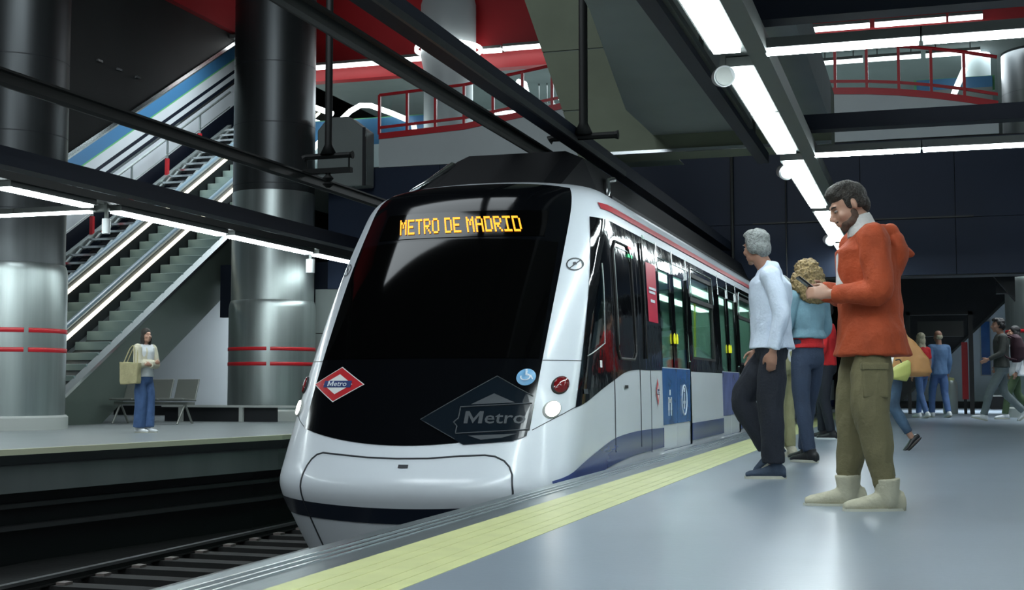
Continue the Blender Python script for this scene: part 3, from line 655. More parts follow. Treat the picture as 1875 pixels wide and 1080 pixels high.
# destination display, dot matrix letters
FONT = {'M': ["10001", "11011", "10101", "10101", "10001", "10001", "10001"], 'E': ["11111", "10000", "10000", "11110", "10000", "10000", "11111"],
 'T': ["11111", "00100", "00100", "00100", "00100", "00100", "00100"], 'R': ["11110", "10001", "10001", "11110", "10100", "10010", "10001"],
 'O': ["01110", "10001", "10001", "10001", "10001", "10001", "01110"], 'D': ["11110", "10001", "10001", "10001", "10001", "10001", "11110"],
 'A': ["01110", "10001", "10001", "11111", "10001", "10001", "10001"], 'I': ["11111", "00100", "00100", "00100", "00100", "00100", "11111"]}
u = -.436; ue = .520; txt = "METRO DE MADRID"
wch = [0.5 if c == ' ' else 1 for c in txt]; cellw = (ue-u)/sum(wch)
dsp = patch('destination_display', 'tgglass', -.62, .66, 1.955, 2.20, 20, 4, .011); dsp['label'] = 'destination display reading METRO DE MADRID in amber'
for c in txt:
    if c == ' ': u += cellw*.5; continue
    px = cellw/6.1; pz = .150/7; pl = []
    for r, row in enumerate(FONT[c]):
        for q, b_ in enumerate(row):
            if b_ == '1':
                x0 = u+q*px; z0 = 2.142-r*pz-.0
                pl.append([(x0+.0, z0-pz*.96), (x0+px*1.12, z0-pz*.96), (x0+px*1.12, z0), (x0, z0)])
    pl = [[(x-.33*(z_-1.985), z_) for x, z_ in q_] for q_ in pl]
    decal('letter', 'amber', pl, .016, dsp, lvl=0).location = (0, 0, 0)
    u += cellw
# lower bumper, hatch, navy band
obj_ = patch('nose_band', 'tgnavy', -.99, .97, lambda a: -.325-.04*math.sin(math.pi*a), lambda a: -.185-.055*math.sin(math.pi*a), 40, 2, .005)
def outline(pts, w_, name, m_, off, parent=None, mapf=front, closed=False):
    mb = MB(); n = len(pts); v = []
    pts2 = []
    for i in range(n-1):
        p0, p1, p2, p3 = pts[max(0, i-1)], pts[i], pts[i+1], pts[min(n-1, i+2)]
        for k_ in range(6):
            t = k_/6
            pts2.append(tuple(p1[c]+(p2[c]-p1[c])*t for c in (0, 1)))
    pts2.append(pts[-1]); P = [mapf(a, b, off) for a, b in pts2]
    mb.tube(P, w_, 6); return obj(name, mb, m_, parent or train, smooth=True)
hat = [(-.665, -.62), (-.675, -.3), (-.67, -.1), (-.66, .0), (-.645, .06), (-.62, .11), (-.585, .145), (-.54, .160), (-.4, .15), (-.2, .135), (0, .13), (.2, .135), (.4, .155), (.54, .162), (.60, .152), (.655, .12), (.69, .075), (.713, .02), (.73, -.1), (.735, -.3), (.72, -.62)]
outline(hat, .007, 'coupler_hatch_seam', 'seam', .002)
patch('hatch_badge', 'seam', .02, .085, .060, .085, 6, 2, .006)
outline([(-.98, .56), (-.93, .47), (-.85, .40), (-.78, .355)], .003, 'panel_seam', 'seam', .001)
outline([(.78, .345), (.86, .41), (.93, .47), (.985, .53)], .003, 'panel_seam', 'seam', .001)
# lamps
def lampdisc(u, z, r, m_, name, lab=None, parent=None, off=.012, th=.02):
    c = front(u, z, off); a = (front(min(.999, u+.01), z)-front(u-.01, z)).normalized(); b = (front(u, z+.01)-front(u, z-.01)).normalized()
    n = a.cross(b).normalized()
    if n.y > 0: n = -n
    mb = MB(); K = 24
    v = [c-n*th+(a*math.cos(t)+b*math.sin(t))*r for t in [2*math.pi*k_/K for k_ in range(K)]] + [c+(a*math.cos(t)+b*math.sin(t))*r*.92 for t in [2*math.pi*k_/K for k_ in range(K)]] + [c+n*.012]
    f = [(k_, (k_+1) % K, K+(k_+1) % K, K+k_) for k_ in range(K)] + [(K+k_, K+(k_+1) % K, 2*K) for k_ in range(K)]
    o = obj(name, mb.add(v, f), m_, parent or train, smooth=True)
    if lab: o['label'] = lab
    return o
for s_, uh, ut in ((-1, -.905, -.925), (1, .868, .893)):
    lampdisc(uh, .50, .085, 'plinth', 'headlight_ring'); lampdisc(uh, .50, .072, 'head', 'headlight', 'lit round headlight', off=.02)
    lampdisc(ut, .69, .088, 'rubber', 'tail_light_ring'); lampdisc(ut, .69, .078, 'taillens', 'tail_light', 'dark red tail light', off=.02)
# emblems on the front
def diamond(cx_, cz, a, b): return [[(cx_-a, cz), (cx_, cz-b), (cx_+a, cz), (cx_, cz+b)]]
def emblem(cu, cz, a, b, mapf, off, txt_h, parent=None, sc=1.22, nm='metro_emblem', sl=1.25):
    e_ = decal(nm, 'sign', diamond(cu, cz, a*1.05, b*1.06), off, parent or train, mapf); e_['label'] = 'red and white diamond emblem with a blue name bar'
    q = decal('emblem_red', 'redband', diamond(cu, cz, a, b), off+.002, e_, mapf); q.location = (0, 0, 0)
    q = decal('emblem_white', 'sign', diamond(cu, cz, a*.60, b*.60), off+.004, e_, mapf); q.location = (0, 0, 0)
    q = decal('emblem_bar', 'tgblue', [[(cu-a*.56, cz-b*.2), (cu+a*.56, cz-b*.2), (cu+a*.56, cz+b*.2), (cu-a*.56, cz+b*.2)]], off+.006, e_, mapf); q.location = (0, 0, 0)
    q = decal('emblem_text', 'picto', place(metro_text(txt_h), cu, cz, sc, sl), off+.008, e_, mapf, 0); q.location = (0, 0, 0)
emblem(-.565, .69, .205, .135, front, .012, .075)
g_ = decal('ghost_emblem', 'ghost', [[(.10, .42), (.40, .235), (.68, .262), (.755, .30), (.765, .60), (.53, .755)]], .010, train, lvl=4); g_['label'] = 'large dark ghosted diamond emblem reading Metro'
outline([(.34, .275), (.10, .42), (.53, .755), (.755, .60)], .004, 'ghost_outline', 'ghost2', .012)
for pl_ in ([(.40, .535), (.66, .55), (.53, .62)], [(.42, .30), (.70, .315), (.62, .285), (.5, .27)]):
    q = decal('ghost_triangle', 'ghost2', [pl_], .013, g_); q.location = (0, 0, 0)
outline([(.755, .345), (.34, .315), (.34, .37), (.315, .40), (.34, .43), (.34, .515), (.755, .545)], .005, 'ghost_outline', 'ghost2', .013)
pl = [[(x, y) for x, y in p] for p in metro_text(.165, 1.0)]
q = decal('ghost_text', 'ghost2', place(pl, .556, .432, 1.2, 1.25), .013, g_, lvl=0); q.location = (0, 0, 0)
wl_ = lampdisc(.70, .75, .078, 'wheelblue', 'wheelchair_sticker', 'round blue wheelchair sticker', off=.012, th=.004)
wp = []
for k_ in range(12):
    a0 = rad(-200+k_*24); a1 = rad(-200+(k_+1)*24)
    wp.append([(.70-.006+.030*math.cos(a0), .742+.028*math.sin(a0)), (.70-.006+.030*math.cos(a1), .742+.028*math.sin(a1)), (.70-.006+.022*math.cos(a1), .742+.021*math.sin(a1)), (.70-.006+.022*math.cos(a0), .742+.021*math.sin(a0))])
wp += [[(.692, .755), (.700, .755), (.703, .79), (.690, .79)], [(.688, .792), (.700, .792), (.700, .802), (.688, .802)], [(.70, .752), (.722, .752), (.722, .758), (.70, .758)], [(.718, .756), (.734, .722), (.74, .726), (.725, .758)]]
q = decal('wheelchair_symbol', 'picto', wp, .028, wl_, lvl=0); q.location = (0, 0, 0)
# no-entry icon on the pillar
K = 20; ring = []
for k_ in range(K):
    a0, a1 = 2*math.pi*k_/K, 2*math.pi*(k_+1)/K
    ring.append([(.872+.050*math.cos(a0), 1.71+.058*math.sin(a0)), (.872+.050*math.cos(a1), 1.71+.058*math.sin(a1)), (.872+.042*math.cos(a1), 1.71+.049*math.sin(a1)), (.872+.042*math.cos(a0), 1.71+.049*math.sin(a0))])
ring += [[(.84, 1.668), (.845, 1.662), (.905, 1.75), (.90, 1.756)], [(.862, 1.70), (.885, 1.71), (.875, 1.73), (.86, 1.725)]]
decal('pillar_icon', 'seam', ring, .006, train, lvl=0)['label'] = 'round line icon on the white pillar'
decal('pillar_icon', 'seam', [[(-(x)+.0, z) for x, z in p] for p in ring], .006, train, lvl=0)
# flank at the cab: black glass, wave, red stripe, blue stripe
wave = [(10.04, .50), (10.45, .575), (10.9, .66), (11.35, .735), (11.75, .80), (12.1, .83), (12.45, .84), (12.9, .84), (13.62, .85)]
def wavez(y): return interp(y, wave)
ystart = lambda z: 10.10 + .62*(z-.5)
def sidepatch(name, m_, ylo, yhi, zlo, zhi, ny=30, nz=14, off=.005, parent=None):
    rows = []
    for i in range(ny+1):
        r = []
        for j in range(nz+1):
            y = ylo+(yhi-ylo)*i/ny; z = zlo(y)+(zhi(y)-zlo(y))*j/nz
            if name == 'cab_side_glass':
                for _ in range(8): ys_ = max(10.04, ystart(z)); y = ys_+(yhi-ys_)*i/ny; z = zlo(y)+(zhi(y)-zlo(y))*j/nz
            r.append(side(y, z, off))
        rows.append(r)
    return obj(name, grid(rows), m_, parent or train, smooth=True)
sidepatch('cab_side_glass', 'tgside', 10.08, 13.6, wavez, lambda y: 2.17, 60, 24, .006)
def side_w(y): return 11.2
sidepatch('red_stripe', 'tgred', 11.35, 26.99, lambda y: 2.265, lambda y: 2.325, 90, 2, .012)
bt = [(9.62, -.04), (9.85, .0), (10.15, .063), (10.7, .145), (11.3, .221), (12.0, .25), (12.6, .255), (13.62, .245)]
bb = [(9.62, -.10), (10.2, -.10), (10.8, -.04), (11.4, .005), (12.2, .035), (13.62, .045)]
sidepatch('blue_wave', 'tgblue', 9.64, 13.6, lambda y: interp(y, bb), lambda y: interp(y, bt), 40, 4, .005)
# cab side window and cab door details
decal('cab_window', 'pane', [[(10.55, .99), (11.0, 1.08), (11.06, 1.72), (10.85, 1.45)]], .012, train, side)
outline([(10.46, .93), (11.02, 1.05), (11.08, 1.75)], .005, 'window_frame', 'steel', .008, mapf=side)
outline([(11.36, 0.10), (11.36, .75), (11.36, 1.2), (11.36, 2.1)], .004, 'door_seam', 'seam', .005, mapf=side)
outline([(12.47, 0.10), (12.47, .75), (12.47, 1.2), (12.47, 2.1)], .004, 'door_seam', 'seam', .005, mapf=side)
outline([(12.98, 0.02), (12.98, .84)], .003, 'door_seam', 'seam', .005, mapf=side)
outline([(11.52, 1.0), (11.47, 1.9), (11.6, 2.0), (12.1, 2.0), (12.22, 1.9), (12.3, 1.0), (12.2, .93), (11.6, .93), (11.52, 1.0)], .012, 'window_frame', 'rubber', .012, mapf=side)
outline([(11.56, 1.05), (11.52, 1.86), (11.62, 1.95), (12.1, 1.95), (12.18, 1.86)], .004, 'window_frame', 'steel', .014, mapf=side)
decal('door_handle', 'rubber', [[(11.75, .66), (11.9, .66), (11.9, .69), (11.75, .69)]], .01, train, side, 0)
decal('cab_mark', 'sign', [[(10.80, .84), (10.88, .84), (10.88, .90), (10.80, .90)]], .012, train, side, 0)
decal('cab_mark', 'ghost2', [[(10.28, .62), (10.38, .62), (10.38, .66), (10.28, .66)]], .012, train, side, 0)
decal('door_lamp', 'redlamp', [[(12.1, 1.98), (12.3, 1.98), (12.3, 2.01), (12.1, 2.01)]], .016, train, side, 0)
decal('door_lamp', 'greenlamp', [[(12.1, 1.90), (12.3, 1.90), (12.3, 1.93), (12.1, 1.93)]], .016, train, side, 0)
outline([(12.75, .95), (12.75, 2.1)], .012, 'cab_grab_pole', 'rubber', .02, mapf=side)
p_ = decal('red_poster', 'posterred', [[(12.95, 1.33), (13.45, 1.33), (13.45, 1.93), (12.95, 1.93)]], .012, train, side, 0); p_['label'] = 'red poster with pale text bars'
q = decal('poster_text', 'picto', [[(13.02, 1.66), (13.38, 1.66), (13.38, 1.685), (13.02, 1.685)], [(13.02, 1.62), (13.34, 1.62), (13.34, 1.645), (13.02, 1.645)], [(13.08, 1.53), (13.3, 1.53), (13.3, 1.56), (13.08, 1.56)]], .016, p_, side, 0); q.location = (0, 0, 0)
emblem(13.31, .62, .10, .14, side, .008, .07, sc=1.0, sl=1.0)
# roof shroud and details
rs = MB()
prof = [(-4.62, 2.5), (-4.42, 2.93), (-4.3, 2.98), (-3.3, 2.98), (-3.12, 2.9), (-2.95, 2.5)]
rows = [[(XC+(x-XC)*.98, 11.35, 2.45) for x, z in prof], [(x, 12.3+.15*0, z) for x, z in prof], [(x, 26.5, z) for x, z in prof]]
obj('roof_shroud', grid([[Vector(p) for p in r] for r in rows]), 'tgroof', train)
obj('roof_gutter', MB().box(-2.98, -2.9, 12.6, 27, 2.48, 2.56).box(-4.78, -4.70, 12.6, 27, 2.48, 2.56), 'tgroof', train)
obj('roof_strut', MB().tube([(-4.55, 11.35, 2.50), (-4.5, 11.8, 2.68), (-4.42, 12.15, 2.86)], [.012, .03, .045], 8), 'chrome', train, smooth=True)
obj('roof_strut', MB().tube([(-2.95, 12.6, 2.52), (-2.98, 12.75, 2.66), (-3.02, 12.9, 2.76), (-3.0, 13.1, 2.80)], [.02, .03, .025, .03], 8), 'chrome', train, smooth=True)
obj('roof_strut', MB().tube([(-3.12, 12.3, 2.54), (-3.16, 12.45, 2.74)], .015, 8), 'chrome', train, smooth=True)
# ---- side bodies with real openings
def tp(mb):
    """lean door and window pieces inwards with the body side"""
    mb.v = [(p[0]+(1 if p[0] > XC else -1)*((interp(p[2], WW)-1.23) if p[2] > .85 else 0), p[1], p[2]) for p in mb.v]; return mb
def car(ya, yb, ops, first, parent):
    """ops: list of (y0, y1, kind) ; kind door / win"""
    W_ = lambda z: interp(z, WW)
    for sgn in (1, -1):
        ys = [ya]
        for a, b, k_ in ops: ys += [a, b]
        ys.append(yb)
        zl = [-.7, -.35, -.1, .0, .3, .85]; zt = [2.05, 2.17, 2.3, 2.42, 2.52, 2.6, 2.66]
        lower = MB(); upper = MB(); blk = MB()
        for i in range(len(ys)-1):
            isop = i % 2 == 1; kind = ops[i//2][2] if isop else None
            a, b = ys[i], ys[i+1]
            def q(mb, z0, z1, off=0):
                mb.add([(XC+sgn*(W_(z0)+off), a, z0), (XC+sgn*(W_(z0)+off), b, z0), (XC+sgn*(W_(z1)+off), b, z1), (XC+sgn*(W_(z1)+off), a, z1)], [(0, 1, 2, 3)])
            for z0, z1 in zip(zl[:-1], zl[1:]):
                if kind == 'door' and z0 >= -.01: continue
                q(lower, z0, z1)
            if not isop:
                q(blk, .85, 1.4, .002); q(blk, 1.4, 2.05, .002)
            elif kind == 'win':
                q(blk, .85, 1.0, .002)
            q(blk, 2.05, 2.17, .002)
            for z0, z1 in zip(zt[1:-1], zt[2:]): q(upper, z0, z1)
        obj('side_panel', lower, 'tgwhite', parent, smooth=True, autos=30); obj('roof_side', upper, 'tgwhite', parent, smooth=True, autos=30); obj('black_band', blk, 'tgside', parent)
        X = XC+sgn*1.225
        segs = [(ys[i], ys[i+1]) for i in range(len(ys)-1) if not (i % 2 == 1 and ops[i//2][2] == 'door')]
        for a, b in segs:
            if a < 13.6 and sgn > 0: a = 13.6
            if b > a: obj('blue_stripe', B(*sorted((XC+sgn*1.241, XC+sgn*1.248)), a, b, .045, .245), 'tgblue', parent)
        for n_, (a, b, k_) in enumerate(ops):
            if k_ == 'door':
                mid = (a+b)/2
                for l, (c, d) in enumerate(((a+.02, mid-.008), (mid+.008, b-.02))):
                    xi, xo = sorted((X-sgn*.035, X-sgn*.005))
                    fr = MB().box(xi, xo, c, d, .0, .88)
                    fr.box(xi, xo, c, c+.10, .88, 2.05).box(xi, xo, d-.10, d, .88, 2.05).box(xi, xo, c+.10, d-.10, 1.93, 2.05)
                    dr = obj('door_leaf', MB().box(xi, xo, c, d, 0, .88), 'tgwhite', parent)
                    fr2 = obj('leaf_frame', tp(MB().box(xi, xo, c, c+.10, .88, 2.05).box(xi, xo, d-.10, d, .88, 2.05).box(xi, xo, c+.10, d-.10, 1.93, 2.05)), 'tgside', dr); fr2.location = (0, 0, 0)
                    pn = obj('pane', tp(MB().box(xi+.012, xo-.008, c+.10, d-.10, .88, 1.93)), 'pane', dr); pn.location = (0, 0, 0)
                    st = MB().box(*sorted((X-sgn*.004, X+sgn*.001)), c+.01, d-.01, .27, .87)
                    s2 = obj('door_sticker', st, 'sticker' if n_ == 0 else 'sticker2', dr); s2.location = (0, 0, 0)
                    if sgn > 0:
                        yb_ = d-.07 if l == 0 else c+.07
                        bt_ = obj('door_button', tp(MB().lathe([(0, 0), (.010, .0), (.014, .05), (.010, .10), (0, .12)], (X+.002, yb_, 1.15), 12)), 'yellowbtn', dr); bt_.location = (0, 0, 0)
                        if n_ == 0:
                            cy = (c+d)/2; pg = MB(); x0_, x1_ = X+.001, X+.004
                            if l == 0:
                                pg.box(x0_, x1_, cy-.03, cy+.03, .58, .64).box(x0_, x1_, cy-.10, cy-.04, .42, .56).box(x0_, x1_, cy+.04, cy+.10, .42, .56).box(x0_, x1_, cy-.08, cy+.08, .50, .54).box(x0_, x1_, cy-.09, cy-.05, .36, .42).box(x0_, x1_, cy+.05, cy+.09, .36, .42)
                            else:
                                pg.tube([(x1_, cy+.16*math.cos(t), .52+.17*math.sin(t)) for t in [2*math.pi*k2/20 for k2 in range(21)]], .008, 6)
                                pg.box(x0_, x1_, cy-.02, cy+.02, .42, .6).box(x0_, x1_, cy-.05, cy+.06, .48, .51).box(x0_, x1_, cy-.03, cy+.03, .61, .66)
                            pq = obj('door_pictogram', pg, 'picto', dr); pq.location = (0, 0, 0)
                sx = sorted((X-sgn*.04, X+sgn*.07))
                obj('door_step', MB().box(*sx, a-.02, b+.06, -.06, -.015), 'chrome', parent, bevel=.01)
                rb = MB()
                for yy in (a, mid, b): rb.box(*sorted((X-sgn*.01, X+sgn*.012)), yy-.012, yy+.012, 1.93, 2.19)
                obj('transom_rib', tp(rb), 'chrome', parent)
            else:
                xi, xo = sorted((X-sgn*.03, X-sgn*.015))
                w_ = obj('window', tp(MB().box(*sorted((X-sgn*.04, X+sgn*.004)), a, a+.05, .98, 2.06).box(*sorted((X-sgn*.04, X+sgn*.004)), b-.05, b, .98, 2.06).box(*sorted((X-sgn*.04, X+sgn*.004)), a, b, 1.70, 1.75).box(*sorted((X-sgn*.04, X+sgn*.004)), a, b, 2.0, 2.06).box(*sorted((X-sgn*.04, X+sgn*.004)), a, b, .98, 1.03)), 'rubber', parent)
                pn = obj('pane', tp(MB().box(xi, xo, a+.05, b-.05, 1.03, 1.70).box(xi, xo, a+.05, b-.05, 1.75, 2.0)), 'pane', w_); pn.location = (0, 0, 0)
                if sgn > 0:
                    o_ = outline([(a+.03, 1.75), (a+.03, 1.95), (a+.08, 2.1), (b-.08, 2.1), (b-.03, 1.95), (b-.03, 1.75)], .008, 'window_frame', 'chrome', .008, w_, lambda y, z, off: Vector((XC+interp(z, WW)+off, y, z))); o_.location = (0, 0, 0)
        # interior
        ln_ = MB(); xi = sorted((XC+sgn*1.165, XC+sgn*1.15))
        for i in range(0, len(ys)-1):
            if i % 2 == 0: ln_.box(*xi, ys[i]-.0, ys[i+1]+.0, 0, 2.18)
            elif ops[i//2][2] == 'win': ln_.box(*xi, ys[i], ys[i+1], 0, .97)
        obj('inner_lining', ln_, 'intwhite', parent)
    obj('saloon_floor', B(XC-1.17, XC+1.17, ya+.1, yb-.1, -.05, .0), 'seat', parent)
    obj('saloon_ceiling', B(XC-1.1, XC+1.1, ya+.1, yb-.1, 2.2, 2.24), 'intwhite', parent)
    obj('saloon_light', B(XC+.3, XC+.5, ya+.6, yb-.3, 2.17, 2.2).box(XC-.5, XC-.3, ya+.6, yb-.3, 2.17, 2.2), 'intlight', parent)
    obj('end_wall', B(XC-1.17, XC+1.17, yb-.12, yb-.04, -.05, 2.2).box(XC-1.17, XC+1.17, ya+.04, ya+.12, -.05, 2.2), 'intwhite', parent)
    for (a, b, k_) in ops:
        if k_ == 'win': obj('seat_row', MB().box(XC-1.15, XC-.7, a, b, .35, .45).box(XC-1.16, XC-1.08, a, b, .45, .95).box(XC+.7, XC+1.15, a, b, .35, .45).box(XC+1.08, XC+1.16, a, b, .45, .84), 'seat', parent)
        else: obj('grab_pole', MB().tube([(XC, (a+b)/2, 0), (XC, (a+b)/2, 2.2)], .018, 8), 'yellowbtn', parent)
    obj('roof', MB().prism([(XC-1.0, 2.45), (XC+1.0, 2.45), (XC+.72, 2.6), (XC+.3, 2.665), (XC-.3, 2.665), (XC-.72, 2.6)], 'y', ya, yb), 'tgroof', parent)
    obj('underframe', B(XC-.95, XC+.95, ya+.2, yb-.2, -.95, -.1), 'black', parent)
ops1 = [(13.62, 15.42, 'door'), (15.62, 17.42, 'win'), (17.95, 19.75, 'door'), (19.95, 21.75, 'win'), (22.25, 24.05, 'door'), (24.3, 26.1, 'win')]
car(12.9, 27.0, ops1, True, train)
ops2 = [(a+14.6, b+14.6, k_) for a, b, k_ in ops1]
t2 = thing('metro_carriage', 'second white carriage coupled behind the leading car', 'train', (XC, 34, -1.1))
car(27.4, 41.6, ops2, False, t2)
obj('red_stripe', B(XC+1.14, XC+1.155, 27.4, 41.6, 2.265, 2.325), 'tgred', t2)
obj('gangway', B(XC-.8, XC+.8, 27.0, 27.38, 0, 2.3), 'rubber', train)
for (y) in (10.9, 13.0, 24.0):
    for s_ in (-1, 1):
        obj('wheel', MB().tube([(XC+s_*.66, y, -.70), (XC+s_*.76, y, -.70)], .40, 28), 'raildark', train, smooth=True, autos=40)
obj('bogie', B(XC-.9, XC+.9, 10.4, 13.6, -.9, -.6), 'black', train)

# ================================================================== BACKGROUND RIGHT
w = struct('wall_far_right', B(-1.2, 7, 42.0, 42.3, 0.12, 3.4), 'whitewall', 'pale wall at the far end of the near platform')
struct('baseboard_right', B(-1.2, 7, 41.95, 42.3, -0.02, 0.2), 'black', 'black skirting of the far pale wall')
t = thing('stair_underside', 'dark sloping underside of a staircase above the far pale wall', 'staircase', (1.5, 41.5, 2))
obj('soffit', MB().prism([(-1.3, -.02), (-.65, .2), (.65, 1.52), (2.4, 3.2), (3.6, 4.3), (3.6, 4.55), (-1.3, 4.55)], 'y', 41.2, 41.8), 'black', t)
obj('soffit_edge', MB().prism([(-.6, .2), (2.4, 3.15), (2.4, 3.25), (-.6, .28)], 'y', 41.1, 41.8), 'tray', t)
struct('wall_navy_right', B(1.35, 1.62, 26, 26.3, 2.4, 4.9), 'dark', 'dark strip of wall left of the right column')
struct('wall_side_right', MB().prism([(1.0, 3.0), (1.62, 2.2), (1.62, 4.7), (1.0, 4.7)], 'y', 25.2, 25.4), 'dark', 'dark sloped panel left of the right column')
t = thing('board_frame', 'tall black metal frame with a sign box on the distant platform', 'frame', (0.9, 33, 0))
obj('post', B(1.06, 1.16, 33, 33.1, 0, 2.45), 'black', t); obj('post', B(-.35, -.27, 33, 33.1, 0, 2.45), 'black', t); obj('top_bar', B(-.35, 1.16, 33, 33.1, 2.37, 2.45), 'black', t)
obj('sign_box', B(-.1, .95, 33, 33.12, 1.85, 2.22), 'tray', t)
t = thing('red_banner', 'narrow red upright panel beside the black frame post', 'sign', (0.95, 33.3, 0))
obj('sheet', B(.90, 1.04, 33.3, 33.34, .35, 1.72), 'redband', t); obj('foot', B(.93, 1.0, 33.28, 33.36, 0, .35), 'dark', t)
t = thing('litter_bin', 'pale steel litter bin left of the red upright panel', 'bin', (.62, 33.2, 0))
obj('body', MB().lathe([(.16, 0), (.17, .05), (.17, .72), (.13, .8), (0, .8)], (.62, 33.2, 0.0), 20), 'bin', t, smooth=True, autos=40); obj('lid', MB().lathe([(.1, .8), (.1, .86), (0, .88)], (.62, 33.2, 0), 16), 'yellow', t)
t = thing('black_crate', 'low black box against the far wall right of the frame', 'box', (2.1, 40.5, 0))
obj('box_body', B(1.85, 2.45, 40.4, 40.8, 0.0, .36), 'black', t, bevel=.01); obj('box_lid', B(1.82, 2.48, 40.38, 40.82, .36, .40), 'plinth', t)
t = thing('wall_poster', 'blue grey upright poster on the distant pale wall', 'poster', (1.85, 41.9, 0)); obj('sheet', B(1.7, 1.95, 41.9, 41.98, 1.0, 2.6), 'sticker', t); obj('poster_frame', B(1.67, 1.98, 41.93, 41.99, .97, 2.63), 'plinth', t)
# ================================================================== PEOPLE
V = Vector
def pm(name, col, rough=0.8, var=0.12, vs=9, bump=0.25, bs=60, **k): return mat(name, col, rough, var=var, vscale=vs, bump=bump, bscale=bs, **k)
PM = dict(skin=mat('skin', (0.42, 0.23, 0.16), 0.5, var=.06, vscale=20), skin_tan=mat('skin_tan', (0.33, 0.17, 0.115), 0.5, var=.08, vscale=18),
 rust=pm('rust_wool', (0.37, 0.056, 0.013)), olive=pm('olive_cotton', (0.135, 0.118, 0.058)), beige=pm('beige_suede', (0.42, 0.40, 0.30)), sole=mat('pale_sole', (0.5, 0.5, 0.42), 0.6),
 rib=pm('pale_rib_knit', (0.55, 0.56, 0.55)), brownhair=mat('dark_brown_hair', (0.022, 0.017, 0.013), 0.55, var=.5, vscale=60, bump=.8, bscale=120), stubble=mat('beard', (0.075, 0.045, 0.033), 0.8, var=.3, vscale=80),
 greyhair=mat('grey_hair', (0.24, 0.255, 0.25), 0.6, var=.35, vscale=50, bump=.8, bscale=110), paleblue=pm('pale_blue_shirt', (0.62, 0.70, 0.83), 0.7, var=.03), navy=pm('dark_navy_cotton', (0.008, 0.011, 0.02)),
 navyshoe=pm('navy_trainer', (0.035, 0.055, 0.09)), blackshoe=mat('black_leather', (0.01, 0.01, 0.012), 0.4), blonde=mat('curly_blonde_hair', (0.27, 0.19, 0.085), 0.6, var=.5, vscale=40, bump=.9, bscale=90),
 paleblonde=mat('pale_blonde_hair', (0.5, 0.46, 0.32), 0.6, var=.3, vscale=40), denim=pm('light_denim', (0.16, 0.29, 0.36)), redc=pm('red_cotton', (0.50, 0.010, 0.014)), jeans=pm('dark_blue_jeans', (0.028, 0.045, 0.085)),
 bluejeans=pm('blue_jeans', (0.06, 0.12, 0.27)), tealjeans=pm('worn_blue_jeans', (0.055, 0.10, 0.16), var=.4, vs=5), khaki=pm('khaki_cotton', (0.33, 0.32, 0.17)), cream=pm('cream_cotton', (0.55, 0.52, 0.40)), whitec=pm('white_cotton', (0.65, 0.68, 0.7), var=.03),
 darkgrey=pm('dark_grey_wool', (0.05, 0.055, 0.05)), greyjeans=pm('grey_jeans', (0.14, 0.175, 0.18)), green=pm('dark_green_cotton', (0.06, 0.10, 0.045)), blackhair=mat('black_hair', (0.008, 0.007, 0.007), 0.5, var=.4, vscale=40, bump=.6, bscale=90),
 tan=mat('tan_leather', (0.44, 0.22, 0.08), 0.45, var=.1, vscale=6), lime=mat('yellow_green_leather', (0.42, 0.44, 0.12), 0.4), canvas=pm('canvas', (0.40, 0.36, 0.20)), maroon=pm('maroon_nylon', (0.035, 0.010, 0.018)),
 eye=mat('eye_white', (0.30, 0.26, 0.24), 0.35), iris=mat('dark_iris', (0.015, 0.01, 0.008), 0.2), phone=mat('phone_black', (0.01, 0.01, 0.012), 0.2), phonescreen=mat('phone_screen', (0.3, 0.35, 0.4), 0.2, emis=(.5, .6, .7), es=.4), lip=mat('lips', (0.33, 0.12, 0.10), 0.5), denimshirt=pm('blue_denim_shirt', (0.10, 0.19, 0.34)))
def rings(mb, R, n=18, cap=True):
    """R: list of (centre, rx, ry, axis_x, axis_y)"""
    v = []; f = []
    for c, rx, ry, ax, ay in R:
        for k in range(n):
            t = 2*math.pi*k/n; v.append(c + ax*(rx*math.cos(t)) + ay*(ry*math.sin(t)))
    for i in range(len(R)-1):
        for k in range(n): f.append((i*n+k, i*n+(k+1) % n, (i+1)*n+(k+1) % n, (i+1)*n+k))
    if cap: f.append(tuple(range(n))[::-1]); f.append(tuple(range((len(R)-1)*n, len(R)*n)))
    return mb.add(v, f)
def ell(mb, c, r, Mx=None, n=12):
    R = []; v = []; c = V(c)
    for i in range(1, n):
        p = math.pi*i/n - math.pi/2
        R.append((V((0, 0, r[2]*math.sin(p))), r[0]*math.cos(p), r[1]*math.cos(p), V((1, 0, 0)), V((0, 1, 0))))
    m2 = MB(); rings(m2, R, 16)
    vv = [V(p) for p in m2.v]
    if Mx is not None: vv = [Mx @ p for p in vv]
    return mb.add([p + c for p in vv], m2.f)
